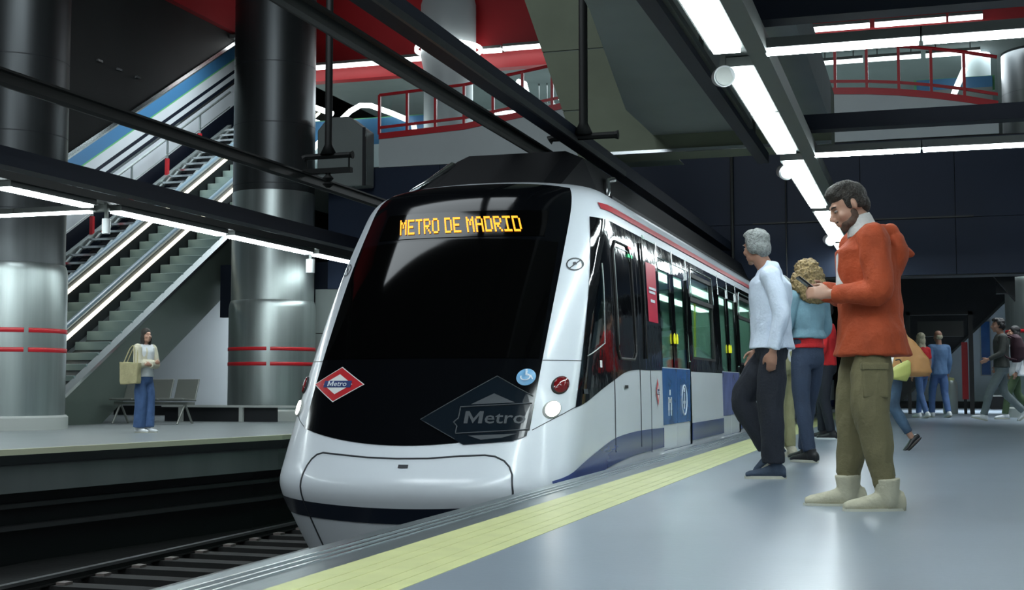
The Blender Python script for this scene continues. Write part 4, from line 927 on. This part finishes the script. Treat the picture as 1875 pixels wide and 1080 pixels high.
def limb(mb, pts, rs, flat=1.0, hint=V((1, 0, 0)), sub=5, roundends=(1, 1), n=16):
    pts = [V(p) for p in pts]; P = []; Rr = []
    for i in range(len(pts)-1):
        p0 = pts[max(0, i-1)]; p1 = pts[i]; p2 = pts[i+1]; p3 = pts[min(len(pts)-1, i+2)]
        for s in range(sub):
            t = s/sub
            q = 0.5*((2*p1)+(p2-p0)*t*0.6+(1.4*(-1)*p1+1.4*p2)*t*0 ) if False else p1.lerp(p2, t)
            P.append(q); Rr.append(rs[i]+(rs[i+1]-rs[i])*t)
    P.append(pts[-1]); Rr.append(rs[-1])
    # soften the corners
    for _ in range(2):
        P = [P[0]] + [(P[i-1]+P[i]*2+P[i+1])/4 for i in range(1, len(P)-1)] + [P[-1]]
    R = []
    for i, p in enumerate(P):
        d = (P[min(i+1, len(P)-1)]-P[max(i-1, 0)]).normalized(); ax = (hint-d*hint.dot(d)).normalized(); ay = d.cross(ax)
        R.append((p, Rr[i], Rr[i]*flat, ax, ay))
    if roundends[0]:
        p, a, b, ax, ay = R[0]; d = (P[1]-P[0]).normalized(); R = [(p-d*a*.85, a*.35, b*.35, ax, ay), (p-d*a*.5, a*.82, b*.82, ax, ay)] + R
    if roundends[1]:
        p, a, b, ax, ay = R[-1]; d = (P[-1]-P[-2]).normalized(); R = R + [(p+d*a*.5, a*.82, b*.82, ax, ay), (p+d*a*.85, a*.35, b*.35, ax, ay)]
    return rings(mb, R, n)
def blob(name, mb, m_, parent, vox=.011, it=3, fold=0.0, ff=9, seed=0, curl=0):
    me = mb.mesh(name); o = bpy.data.objects.new(name, me); COL.objects.link(o)
    r = o.modifiers.new('r', 'REMESH'); r.mode = 'VOXEL'; r.voxel_size = vox; r.adaptivity = 0
    s = o.modifiers.new('s', 'SMOOTH'); s.iterations = it; s.factor = .5
    m2 = bpy.data.meshes.new_from_object(o.evaluated_get(bpy.context.evaluated_depsgraph_get()))
    bpy.data.objects.remove(o); bpy.data.meshes.remove(me)
    if fold:
        nn = [v.normal.copy() for v in m2.vertices]; off = V((seed*3.1, seed*1.7, 0))
        for v, n_ in zip(m2.vertices, nn):
            q = V((v.co.x*ff, v.co.y*ff, v.co.z*ff*(1.0 if curl else .55)+v.co.x*ff*.5))+off
            h = noise.noise(q)*1.0 + .5*noise.noise(q*2.3)
            if curl: h = abs(h)*2-1
            v.co += n_*(h*fold)
    o = obj(name, m2, m_, parent, smooth=True, local=True); return o
def hand(mb, w, d, side_, nrm, curl=.6, sc=1.0):
    """w wrist, d finger direction, side_ thumb side direction, nrm palm facing direction"""
    d = V(d).normalized(); side_ = V(side_); side_ = (side_-d*side_.dot(d)).normalized(); nrm = d.cross(side_) * (1 if d.cross(side_).dot(V(nrm)) > 0 else -1)
    w = V(w)
    rings(mb, [(w-d*.02, .026*sc, .021*sc, side_, nrm), (w+d*.015, .030*sc, .019*sc, side_, nrm), (w+d*.05*sc, .040*sc, .016*sc, side_, nrm), (w+d*.085*sc, .041*sc, .014*sc, side_, nrm), (w+d*.098*sc, .036*sc, .010*sc, side_, nrm)], 14)
    for k, (o_, L) in enumerate(((.030, .068), (.010, .077), (-.010, .071), (-.029, .056))):
        p = w+d*.088*sc+side_*o_*sc; dd = d.copy(); pts = [p-d*.02]; 
        pts.append(p)
        for j, fr in enumerate((.45, .32, .23)):
            ang = curl*(.5+.35*j)
            dd = (dd*math.cos(ang)+nrm*math.sin(ang)).normalized(); p = p+dd*L*fr*sc; pts.append(p)
        limb(mb, pts, [.0095*sc, .0095*sc, .009*sc, .0082*sc, .0072*sc], n=8, sub=2, hint=side_)
    t0 = w+d*.025*sc+side_*.026*sc; t1 = t0+(d*.55+side_*.7+nrm*.25).normalized()*.038*sc; t2 = t1+(d*.9+side_*.15+nrm*.35).normalized()*.033*sc; t3 = t2+(d*.9-side_*.1+nrm*.5).normalized()*.026*sc
    limb(mb, [t0, t1, t2, t3], [.014*sc, .0115*sc, .0105*sc, .009*sc], n=8, sub=2, hint=nrm)
def headparts(mb, T, fem=False):
    """T: head matrix; face looks along +Y"""
    def e(c, r): ell(mb, T @ V(c), r, T.to_3x3())
    k = .94 if fem else 1
    e((0, -.012, .032), (.076*k, .094*k, .088*k)); e((0, .028, -.02), (.062*k, .066*k, .085)); e((0, .038, -.066), (.050*k, .048, .043)); e((0, .070, -.098), (.024*k, .018, .018))
    for s in (-1, 1):
        e((s*.080*k, -.012, -.004), (.0075, .015, .027)); e((s*.078*k, -.006, -.020), (.007, .009, .011)); e((s*.036, .062, -.028), (.026, .026, .026)); e((s*.046*k, .016, -.078), (.016, .04, .028))
    e((0, .084, .030), (.046*k, .014, .013)); e((0, .093, -.060), (.024, .012, .008)); e((0, .091, -.072), (.020, .011, .007))
    pts = [T @ V(p) for p in ((0, .088, .022), (0, .104, -.004), (0, .118, -.030))]
    limb(mb, pts, [.008, .010, .013], n=8, sub=2); e((0, .104, -.036), (.017, .012, .009))
def shoe(parent, an, d, m_, msole, pitch=0, kind='trainer', vox=.008, sc=1.0, names=('shoe', 'sole')):
    """an: ankle joint; d: yaw direction of the toe (2-D); pitch>0: heel raised"""
    an = V(an); d = V((d[0], d[1], 0)).normalized(); side_ = V((d.y, -d.x, 0))
    Rm = Matrix.Rotation(-pitch, 3, side_)
    def P(a, b, c): return an + Rm @ (d*a*sc + side_*b*sc + V((0, 0, c*sc)))
    D = Rm @ d; U_ = Rm @ V((0, 0, 1))
    hh = dict(trainer=1.0, boot=1.28, flat=.62)[kind]
    mb = MB()
    prof = [(-.080, .024, .034, -.048), (-.070, .034, .046*hh, -.042), (-.03, .036, .052*hh, -.034), (.02, .037, .048*hh, -.036), (.07, .042, .036*hh, -.046), (.12, .045, .029*hh, -.052), (.16, .040, .024*hh, -.056), (.185, .026, .016*hh, -.060)]
    rings(mb, [(P(a, 0, c), w, h, side_, U_) for a, w, h, c in prof], 14)
    if kind != 'flat': limb(mb, [P(-.015 if kind == 'trainer' else -.004, 0, -.04), P(-.012 if kind == 'trainer' else 0, 0, .03 if kind == 'trainer' else .058)], [.044*sc, .044*sc if kind == 'trainer' else .057*sc], roundends=(1, 0))
    o = blob(names[0], mb, m_, parent, vox, 2)
    out = []
    for t in range(20):
        a = 2*math.pi*t/20; x = .054+.138*math.cos(a); y = (.043+.006*math.cos(a))*math.sin(a); out.append((x, y))
    s = MB(); n = len(out); th = .022 if kind != 'flat' else .010
    v = [P(x, y, -.088) for x, y in out] + [P(x*1.0, y*1.03, -.088+th) for x, y in out]
    s.add(v, [tuple(range(n))[::-1], tuple(range(n, 2*n))] + [(i, (i+1) % n, n+(i+1) % n, n+i) for i in range(n)])
    obj(names[1], s, msole, parent, local=True)
    return o
def person(label, loc, rz, sc, J, outfit, near=False, group=None):
    t = thing('person', label, 'person', loc, rad(rz), group); t.scale = (sc, sc, sc)
    vox = .0085 if near else .013
    fem = J.get('fem', False); lean = J.get('lean', 0)
    sw = .165 if fem else .19
    D = dict(hpL=(-.088, 0, .90), hpR=(.088, 0, .90), knL=(-.095, .02, .49), knR=(.095, .02, .49), anL=(-.10, 0, .088), anR=(.10, 0, .088),
             shL=(-sw, 0, 1.415), shR=(sw, 0, 1.415), elL=(-sw-.035, -.03, 1.13), elR=(sw+.035, -.03, 1.13), wrL=(-sw-.03, .05, .88), wrR=(sw+.03, .05, .88), hd=(0, .03, 1.635))
    D.update({k: v for k, v in J.items() if k in D})
    S = {k: V(v) for k, v in D.items()}
    up = ('shL', 'shR', 'elL', 'elR', 'wrL', 'wrR', 'hd')
    for k in up:
        S[k].y += lean*(S[k].z-.93)
    cy = lambda z: lean*max(0, z-.93)
    hy, hp_, hr_ = J.get('head', (0, 0, 0))      # yaw (left +), pitch down, roll
    T = Matrix.Translation(S['hd']) @ Matrix.Rotation(rad(hy), 4, 'Z') @ Matrix.Rotation(rad(-hp_), 4, 'X') @ Matrix.Rotation(rad(hr_), 4, 'Y')
    skin = outfit.get('skin', 'skin')
    X, Yv = V((1, 0, 0)), V((0, 1, 0))
    def torso(mb, rows):
        rings(mb, [(V((0, cy(z)+oy, z)), rx, ry, X, Yv) for z, rx, ry, oy in rows], 24)
    # --- the body: one continuous surface
    b = MB()
    torso(b, [(.84, .10, .09, 0), (.90, .145, .10, 0), (1.0, .135, .095, 0), (1.12, .122, .088, 0), (1.25, .14, .10, 0), (1.36, .15, .095, 0), (1.43, .12, .07, 0), (1.47, .06, .05, 0)])
    nk = T @ V((0, -.02, -.07)); limb(b, [V((0, cy(1.42)-.01, 1.42)), nk], [.058 if not fem else .048]*2)
    for s in 'LR':
        limb(b, [S['sh'+s]*1.0, S['el'+s], S['wr'+s]], [.044, .036, .026])
        limb(b, [S['hp'+s], S['kn'+s], S['an'+s]], [.062, .046, .034])
        sx = -1 if s == 'L' else 1
        hd_ = J.get('hand'+s)
        dd = (S['wr'+s]-S['el'+s]).normalized()
        if hd_: hand(b, S['wr'+s], hd_[0], hd_[1], hd_[2], hd_[3] if len(hd_) > 3 else .6, .95 if not fem else .88)
        else: hand(b, S['wr'+s], dd, V((0, 1, 0)), V((-sx, 0, 0)), .35, .95 if not fem else .88)
    headparts(b, T, fem)
    body = blob('body', b, PM[skin], t, vox, 2)
    if near:
        for s in (-1, 1):
            e = MB(); ell(e, T @ V((s*.031, .0825, .004)), (.0125, .0095, .0062), T.to_3x3()); ey = obj('eye', e, PM['eye'], t, smooth=True, local=True)
            e = MB(); ell(e, T @ V((s*.030, .0895, .0015)), (.0058, .0040, .0045), T.to_3x3()); obj('iris', e, PM['iris'], ey, smooth=True, local=True)
            e = MB(); limb(e, [T @ V((s*.017, .095, .026)), T @ V((s*.034, .096, .031)), T @ V((s*.052, .080, .027))], [.004, .005, .003], n=8); obj('eyebrow', e, PM[outfit['hairm']], t, local=True)
    # --- trousers
    tr = MB(); w = outfit.get('leg', 1.0)
    wt = outfit.get('waist', 1.02)
    torso(tr, [(wt, .148, .108, 0), (.96, .152, .112, 0), (.90, .158, .118, 0), (.84, .150, .110, 0), (.80, .10, .08, 0)])
    for s in 'LR':
        a = S['an'+s]; k_ = S['kn'+s]; e_ = a + (k_-a)*outfit.get('hem', .02)
        rr = outfit.get('legr', (.090, .068, .056))
        limb(tr, [S['hp'+s]+V((0, 0, .0)), (S['hp'+s]+k_)/2, k_, (k_+a)/2, e_], [rr[0]*.80, (rr[0]+rr[1])/2*w*1.02, rr[1]*w, (rr[1]*.48+rr[2]*.52)*w, rr[2]*w], roundends=(1, 0))
    blob('trousers', tr, PM[outfit['trousers']], t, vox, 3, outfit.get('fold', .006), 10, 3)
    if outfit.get('cuffs'):
        for s in 'LR':
            c = MB(); a = S['an'+s]; k_ = S['kn'+s]; u_ = (k_-a).normalized()
            limb(c, [a+u_*.045, a+u_*.15], [.060, .066], roundends=(1, 1)); blob('trouser_cuff', c, PM[outfit['trousers']], t, vox, 2, .006, 18, 5)
    # --- inner shirt and top
    for gi, g_ in enumerate(outfit['tops']):
        g = MB(); q = g_.get('fit', 1.0); hz = g_['hem']; dp = g_.get('dep', 1.0); fl2 = g_.get('flare', 1)
        rows = [(hz, .168*q*g_.get('flare', 1), .120*q*dp*g_.get('flare', 1), g_.get('oy', 0))]
        for z, rx, ry in ((.92, .166, .120), (1.02, .152, .112), (1.14, .150, .110), (1.26, .166, .118), (1.36, .176, .115), (1.42, .150, .092), (1.47, .085, .068)):
            if z > hz+.03: rows.append((z, rx*q*(.9 if fem else 1)*(fl2 if z < .95 else 1), ry*q*(dp if z < 1.4 else 1), g_.get('oy', 0)*.8))
        if g_.get('neck'): rows.append((g_['neck'], .066, .062, .0))
        torso(g, rows)
        if g_.get('collar'):
            limb(g, [V((0, cy(1.44), 1.45)), nk.lerp(V((0, cy(1.44), 1.45)), .35)], [.075, .070], roundends=(0, 0))
        for s in 'LR':
            sl = g_.get('sleeve', 1.0); sh, el, wr = S['sh'+s], S['el'+s], S['wr'+s]
            limb(g, [V((0, sh.y, sh.z-.01)), sh+V((0, 0, -.005))], [.07*q, .062*q])
            sr = g_.get('sr', (.064, .054, .040))
            if sl <= .5: limb(g, [sh, sh.lerp(el, sl*2)], [sr[0], sr[1]], roundends=(1, 0))
            else: limb(g, [sh, sh.lerp(el, .5), el, el.lerp(wr, .5), el.lerp(wr, (sl-.5)*2-.03)], [sr[0]*1.02, (sr[0]+sr[1])/2, sr[1]*1.05, (sr[1]+sr[2])/2, sr[2]], roundends=(1, 0))
        for ex in g_.get('extra', []): ex(g, S, cy)
        blob(g_['name'], g, PM[g_['m']], t, vox, 3, g_.get('fold', .007), 9, 7+gi)
    # --- hair
    h = MB(); hk = outfit['hair']
    def e(c, r): ell(h, T @ V(c), r, T.to_3x3())
    if hk == 'quiff':
        e((0, -.022, .048), (.0805, .097, .086)); e((0, .050, .098), (.062, .052, .030)); e((0, .005, .112), (.066, .080, .034)); e((0, -.074, -.010), (.060, .038, .055)); e((0, .032, .078), (.073, .056, .036)); e((-.066, .012, .030), (.014, .020, .045)); e((.066, .012, .030), (.014, .020, .045)); e((-.058, -.045, .01), (.022, .035, .04)); e((.058, -.045, .01), (.022, .035, .04))
        blob('hair', h, PM[outfit['hairm']], t, .006, 1, .004, 40, 1)
    elif hk == 'short':
        e((0, -.022, .046), (.084, .098, .086)); e((0, .03, .095), (.068, .065, .036)); e((0, -.075, -.02), (.070, .046, .065)); e((-.058, -.035, .0), (.036, .05, .06)); e((.058, -.035, .0), (.036, .05, .06))
        blob('hair', h, PM[outfit['hairm']], t, .007, 1, .007, 28, 1)
    elif hk == 'curly':
        e((0, -.03, .05), (.108, .115, .094)); e((0, -.08, -.03), (.14, .09, .11)); e((-.10, -.03, -.09), (.07, .08, .12)); e((.10, -.03, -.09), (.07, .08, .12)); e((0, -.10, -.14), (.175, .08, .11)); e((0, -.11, -.21), (.15, .06, .08))
        blob('hair', h, PM[outfit['hairm']], t, .008, 1, .012, 22, 2, curl=1)
    elif hk == 'long':
        e((0, -.022, .042), (.083, .100, .090)); e((0, -.06, -.05), (.085, .055, .11)); e((-.065, -.015, -.06), (.025, .05, .11)); e((.065, -.015, -.06), (.025, .05, .11)); e((0, -.065, -.16), (.09, .035, .10))
        blob('hair', h, PM[outfit['hairm']], t, .008, 1, .006, 20, 2)
    elif hk == 'bun':
        e((0, -.022, .042), (.082, .100, .090)); e((0, -.07, -.01), (.06, .04, .06)); e((0, -.12, .03), (.04, .04, .04))
        blob('hair', h, PM[outfit['hairm']], t, .008, 1, .005, 22, 2)
    elif hk == 'bald':
        e((0, -.06, -.01), (.072, .05, .06)); blob('hair', h, PM[outfit['hairm']], t, .008, 1, .004, 22, 2)
    if outfit.get('beard'):
        h = MB(); e((0, .040, -.074), (.0525, .0485, .040)); e((0, .070, -.098), (.026, .0205, .020)); e((-.047, .016, -.075), (.0185, .043, .030)); e((.047, .016, -.075), (.0185, .043, .030)); e((-.060, .004, -.045), (.0105, .018, .035)); e((.060, .004, -.045), (.0105, .018, .035)); e((0, .094, -.050), (.026, .011, .006))
        blob('beard', h, PM['stubble'], t, .006, 1, .002, 60, 1)
    for s in 'LR':
        dr = J.get('toe'+s, (0, 1)); pt = J.get('pitch'+s, 0)
        shoe(t, S['an'+s], dr, PM[outfit['shoe']], PM[outfit.get('sole', 'sole')], rad(pt), outfit.get('shoekind', 'trainer'), .007 if near else .012, outfit.get('shoesc', 1.0))
    bpy.context.view_layer.update()
    return t, S, T
def prop(name, label, cat, per, lp):
    """a separate thing standing in a person's own frame, with its origin at lp"""
    lp = V(lp); Mx = Matrix.Translation(per.location) @ Matrix.Rotation(per.rotation_euler.z, 4, 'Z') @ Matrix.Scale(per.scale.x, 4)
    t = thing(name, label, cat, Mx @ lp, per.rotation_euler.z); t.scale = per.scale
    return t
def sh_(mb, lp): mb.v = [tuple(V(p)-V(lp)) for p in mb.v]; return mb

# 1 --- man in the rust hooded cardigan
def hood(g, S, cy):
    limb(g, [(-.07, .085, 1.37), (-.10, .045, 1.44), (-.115, -.03, 1.455), (-.08, -.10, 1.45), (0, -.13, 1.44), (.08, -.10, 1.45), (.115, -.03, 1.455), (.10, .045, 1.44), (.07, .085, 1.37)], [.022, .032, .040, .045, .048, .045, .040, .032, .022], n=12)
    A, Bv = V((1, 0, 0)), V((0, 1, -.25))
    rings(g, [(V((0, -.09, 1.46)), .10, .045, A, Bv), (V((0, -.115, 1.42)), .14, .065, A, Bv), (V((0, -.135, 1.36)), .15, .075, A, Bv), (V((0, -.14, 1.30)), .135, .07, A, Bv), (V((0, -.13, 1.22)), .10, .055, A, Bv), (V((0, -.11, 1.15)), .05, .03, A, Bv)], 20)
    limb(g, [(0, -.13, 1.39), (0, -.19, 1.36), (0, -.245, 1.345)], [.075, .05, .016])
def frontopen(g, S, cy):
    for s in (-1, 1): limb(g, [(s*.075, .03, 1.45), (s*.085, .095, 1.3), (s*.08, .10, 1.05), (s*.08, .115, .86)], [.03, .035, .035, .035], n=10)
Jm = dict(hd=(0, .070, 1.600), head=(0, 24, 0), lean=0.03, elL=(-.235, -.015, 1.12), wrL=(-.11, .215, 1.125), elR=(.225, .0, 1.13), wrR=(.09, .205, 1.15),
          handL=((.35, 1, .12), (.3, 0, 1), (.8, 0, .5), .75), handR=((-.45, 1, .10), (-.3, 0, 1), (-.8, 0, .5), .75),
          anL=(-.13, -.045, .095), knL=(-.12, .03, .50), anR=(.15, .085, .095), knR=(.13, .05, .51), toeL=(-.1, 1), toeR=(.12, 1))
om, oS, oT = person('man in rust hooded cardigan and olive trousers looking down at his phone', (-.29, 7.69, 0), 107, 1.065, Jm,
   dict(hair='quiff', hairm='brownhair', beard=True, trousers='olive', cuffs=True, leg=1.2, legr=(.098, .078, .050), fold=.013, shoe='beige', shoekind='boot', shoesc=1.24, hem=.17,
        tops=[dict(name='turtleneck', m='rib', hem=1.15, fit=.72, dep=1.64, oy=.018, fold=.002, sleeve=.3, sr=(.05, .05, .04), neck=1.50),
              dict(name='cardigan', m='rust', hem=.80, fit=1.08, flare=1.16, dep=1.36, oy=-.02, sr=(.084, .072, .054), fold=.014, sleeve=.99, extra=[hood])]), near=True)
# high ribbed collar
c = MB(); nk0 = V((0, .015, 1.455)); nk1 = oT @ V((0, -.022, -.062))
limb(c, [nk0, nk0.lerp(nk1, .55), nk1], [.088, .074, .066], roundends=(0, 0)); blob('collar', c, PM['rib'], om, .007, 1, .002, 40, 2)
c = MB(); limb(c, [(-.10, .0, .73), (-.118, .0, .72), (-.12, .005, .57), (-.10, .005, .56)], [.03, .05, .05, .03], flat=1.0, hint=V((0, 1, 0)), n=10)
pk = MB(); pk.box(-.205, -.165, -.05, .085, .58, .75); blob('cargo_pocket', pk, PM['olive'], om, .009, 2, .005, 14, 4)
pk = MB(); pk.box(-.21, -.165, -.055, .09, .725, .765); blob('pocket_flap', pk, PM['olive'], om, .008, 1, .003, 14, 4)
ph = prop('phone', 'black phone held in both hands by the man in the rust cardigan', 'phone', om, (0.0, .315, 1.175))
for nm, b_, m_ in (('phone_body', (-.036, .036, -.008, .002, -.07, .075), 'phone'), ('phone_screen', (-.032, .032, -.0095, -.008, -.064, .069), 'phonescreen')):
    q = MB().box(*b_); Rx = Matrix.Rotation(rad(-52), 3, 'X'); q.v = [tuple(Rx @ V(p)) for p in q.v]; obj(nm, q, PM[m_], ph, local=True)
# 2 --- grey haired man
Jg = dict(hd=(0, .085, 1.625), head=(-52, 6, 0), lean=.02, anL=(-.07, .0, .09), knL=(-.09, .02, .50), anR=(.10, .02, .20), knR=(.10, .225, .54), pitchR=38, toeL=(-.05, 1), toeR=(.1, 1),
          elL=(-.235, -.075, 1.13), wrL=(-.225, .0, .885), elR=(.23, -.02, 1.12), wrR=(.22, .10, .90), handL=((0, .12, -1), (0, 1, 0), (1, 0, 0), .55))
def shirtcollar(g, S, cy):
    A, Bv = V((1, 0, 0)), V((0, 1, .12))
    rings(g, [(V((0, .0, 1.445)), .092, .085, A, Bv), (V((0, .002, 1.475)), .086, .080, A, Bv), (V((0, .008, 1.515)), .070, .068, A, Bv), (V((0, .010, 1.525)), .064, .062, A, Bv)], 22)
person('grey haired man in pale blue shirt and navy trousers near the train', (-1.075, 9.95, 0), 98, 1.062, Jg,
   dict(skin='skin_tan', hair='short', hairm='greyhair', trousers='navy', leg=1.12, legr=(.098, .078, .070), fold=.011, shoe='navyshoe', hem=.05, shoesc=1.05,
        tops=[dict(name='shirt', m='paleblue', hem=.905, fit=1.04, dep=1.22, flare=1.05, sr=(.070, .060, .046), fold=.013, sleeve=.99, extra=[shirtcollar])]), near=True)
# 3 --- woman with curly blonde hair
Jc = dict(fem=True, hd=(0, .02, 1.62), head=(-8, 8, 0), lean=.0, anL=(-.09, -.10, .09), knL=(-.10, -.02, .50), anR=(.09, .16, .09), knR=(.10, .12, .50), toeL=(-.3, 1), elL=(-.24, .02, 1.14), wrL=(-.16, .18, 1.03), elR=(.23, .03, 1.14), wrR=(.14, .2, 1.05))
person('woman with curly blonde hair and light denim jacket over a red top', (-.99, 12.15, 0), 48, 1.045, Jc,
   dict(hair='curly', hairm='blonde', trousers='jeans', leg=1.0, legr=(.100, .070, .054), shoe='blackshoe', shoekind='trainer', waist=1.06,
        tops=[dict(name='red_top', m='redc', hem=.98, fit=1.04, sleeve=.3, fold=.004), dict(name='denim_jacket', m='denim', hem=1.065, fit=1.13, sr=(.072, .060, .046), fold=.010, collar=True)]), near=True)
# 4 --- person in khaki behind the grey haired man
person('person in khaki trousers and pale shoes, mostly hidden behind the grey haired man', (-1.29, 12.9, 0), 70, 1.0, dict(hd=(0, .03, 1.63), anL=(-.07, .02, .09), anR=(.07, -.02, .09), knL=(-.075, .03, .5), knR=(.075, .0, .5)),
   dict(hair='short', hairm='greyhair', trousers='khaki', leg=1.1, shoe='cream', tops=[dict(name='shirt', m='whitec', hem=.9, fit=.95)]))
# 5 --- red top, dark trousers
person('person in a red top and dark trousers standing behind the woman with curly hair', (-1.17, 17.3, 0), 80, 1.02, dict(anL=(-.09, -.06, .09), anR=(.09, .10, .09), knR=(.09, .10, .5), elL=(-.24, -.02, 1.13), wrL=(-.2, .12, .93)),
   dict(hair='short', hairm='blackhair', trousers='navy', leg=1.0, shoe='blackshoe', sole='whitec', tops=[dict(name='red_top', m='redc', hem=.92, fit=1.0)]))
# 6 --- woman in jeans with tan bag
Jb = dict(fem=True, hd=(0, .03, 1.61), anL=(-.08, -.16, .15), knL=(-.09, .05, .50), anR=(.07, .10, .085), knR=(.08, .09, .49), pitchL=42, elL=(-.23, -.04, 1.14), wrL=(-.22, .12, .95), toeL=(0, 1))
jw, _, _ = person('woman in white top and jeans carrying a tan bag, behind the rust cardigan', (-.30, 14.62, 0), 112, .95, Jb,
   dict(hair='long', hairm='brownhair', trousers='tealjeans', leg=.95, legr=(.100, .070, .050), hem=.14, shoe='blackshoe', shoekind='flat', sole='blackshoe',
        tops=[dict(name='white_top', m='whitec', hem=.94, fit=1.05, fold=.008)]))
bg = prop('shoulder_bag', 'large tan leather shoulder bag on the woman in jeans', 'bag', jw, (-.30, -.10, .82))
q = MB(); rings(q, [(V((0, 0, .0)), .05, .19, V((1, 0, 0)), V((0, 1, 0))), (V((0, 0, .05)), .085, .235, V((1, 0, 0)), V((0, 1, 0))), (V((0, .0, .20)), .08, .20, V((1, 0, 0)), V((0, 1, 0))), (V((0, .05, .38)), .04, .10, V((1, 0, 0)), V((0, 1, 0))), (V((0, .10, .46)), .02, .05, V((1, 0, 0)), V((0, 1, 0)))], 20)
blob('bag_body', q, PM['tan'], bg, .012, 2, .012, 6, 3)
q = MB(); limb(q, [(0, .02, .40), (.06, .14, .62), (.10, .20, .66), (.10, .22, .60), (.02, .16, .40)], [.012]*5, n=8); blob('bag_strap', q, PM['tan'], bg, .008, 1)
pc = prop('pouch', 'yellow green leather pouch in the hand of the woman in jeans', 'bag', jw, (-.40, .10, .78))
q = MB(); rings(q, [(V((0, -.0, 0)), .03, .10, V((1, 0, 0)), V((0, 1, .15))), (V((0, 0, .04)), .045, .15, V((1, 0, 0)), V((0, 1, -.25))), (V((0, -.02, .14)), .035, .13, V((1, 0, 0)), V((0, 1, -.45))), (V((0, -.04, .19)), .012, .08, V((1, 0, 0)), V((0, 1, -.5)))], 18); blob('pouch_body', q, PM['lime'], pc, .010, 2)
q = MB(); limb(q, [(0, -.05, .17), (0.01, -.03, .23), (0.01, .02, .22)], [.008]*3, n=8); blob('pouch_loop', q, PM['blackshoe'], pc, .006, 1)
# 7 --- couple walking away
person('blonde woman in red top and blue jeans walking in the distance', (-.02, 29.0, 0), 40, 1.02, dict(fem=True, anL=(-.08, -.22, .10), knL=(-.09, -.05, .5), pitchL=20, anR=(.08, .22, .09), knR=(.09, .17, .5)),
   dict(hair='long', hairm='paleblonde', trousers='bluejeans', shoe='whitec', tops=[dict(name='red_top', m='redc', hem=.85, fit=1.05, sleeve=.35)]))
person('man in blue denim shirt walking beside the blonde woman in the distance', (.34, 29.6, 0), 30, 1.06, dict(anL=(-.08, .18, .09), knL=(-.09, .14, .5), anR=(.08, -.18, .10), knR=(.09, -.03, .5), pitchR=15),
   dict(hair='bald', hairm='paleblonde', trousers='bluejeans', shoe='whitec', leg=1.1, tops=[dict(name='shirt', m='denimshirt', hem=.86, fit=1.08)]))
# 8 --- walkers at the right edge
Jw = dict(hd=(0, .04, 1.62), anL=(-.08, .33, .10), knL=(-.09, .22, .5), anR=(.08, -.36, .16), knR=(.09, -.05, .48), pitchR=38, pitchL=-12, elL=(-.24, .05, 1.14), wrL=(-.22, .26, 1.04), elR=(.24, -.12, 1.15), wrR=(.22, .02, .93))
wk, _, _ = person('person in dark jacket and grey jeans striding left with a backpack', (1.46, 27.1, 0), 100, 1.14, Jw,
   dict(hair='short', hairm='blackhair', trousers='greyjeans', leg=1.02, shoe='whitec', tops=[dict(name='jacket', m='darkgrey', hem=.90, fit=1.1)]))
bp_ = prop('backpack', 'maroon backpack on the person striding left', 'backpack', wk, (0, -.27, 1.05))
q = MB(); rings(q, [(V((0, .03, -.06)), .11, .06, X_ := V((1, 0, 0)), V((0, 1, 0))), (V((0, 0, 0)), .15, .11, X_, V((0, 1, 0))), (V((0, 0, .2)), .155, .12, X_, V((0, 1, 0))), (V((0, .02, .36)), .13, .09, X_, V((0, 1, 0))), (V((0, .04, .42)), .06, .04, X_, V((0, 1, 0)))], 20); blob('pack_body', q, PM['maroon'], bp_, .014, 2)
q = MB().box(-.1, .1, -.14, -.08, .0, .16); blob('pack_pocket', q, PM['maroon'], bp_, .012, 2)
for s in (-1, 1):
    q = MB(); limb(q, [(s*.10, .04, .34), (s*.13, .22, .42), (s*.13, .37, .30), (s*.16, .24, .02), (s*.14, .06, -.02)], [.016]*5, n=8); blob('strap', q, PM['maroon'], bp_, .010, 1)
person('person in white shirt and green trousers walking at the right edge', (1.80, 28.2, 0), 100, 1.07, dict(fem=True, anL=(-.08, .25, .10), knL=(-.09, .18, .5), anR=(.08, -.3, .14), knR=(.09, -.03, .48), pitchR=30),
   dict(hair='long', hairm='blackhair', trousers='green', shoe='whitec', tops=[dict(name='white_shirt', m='whitec', hem=.82, fit=1.12, fold=.012)]))
# 9 --- woman on the far platform
Jf = dict(fem=True, hd=(0, .03, 1.625), head=(-18, -4, 0), elL=(-.215, .06, 1.12), wrL=(.06, .19, 1.13), elR=(.215, .06, 1.13), wrR=(-.06, .17, 1.17), handL=((1, .1, .1), (0, 0, 1), (0, -1, 0), .5), handR=((-1, .1, 0), (0, 0, 1), (0, -1, 0), .5), anL=(-.08, .03, .09), anR=(.08, -.02, .09))
fw, _, _ = person('woman with folded arms and cream cardigan standing on the far platform', (-10.86, 16.72, 0), -102, .87, Jf,
   dict(hair='long', hairm='brownhair', trousers='bluejeans', leg=1.15, legr=(.095, .085, .085), hem=.0, waist=1.06, shoe='whitec', shoesc=1.1,
        tops=[dict(name='white_tee', m='whitec', hem=.93, fit=1.12, sleeve=.3), dict(name='cardigan', m='cream', hem=1.10, fit=1.1, sr=(.075, .066, .05), fold=.008)]))
tb = prop('tote_bag', 'beige canvas tote bag on the shoulder of the woman on the far platform', 'bag', fw, (.30, -.02, .80))
q = MB().prism([(-.19, 0), (.19, .02), (.21, .36), (-.21, .38)], 'x', -.05, .05); blob('bag_body', q, PM['canvas'], tb, .012, 2, .010, 7, 2)
for s in (-.035, .035):
    q = MB(); limb(q, [(s, -.12, .36), (-.05+s, -.04, .60), (-.07+s, .02, .66), (-.05+s, .07, .60), (s, .12, .36)], [.011]*5, n=8); blob('bag_handle', q, PM['canvas'], tb, .008, 1)
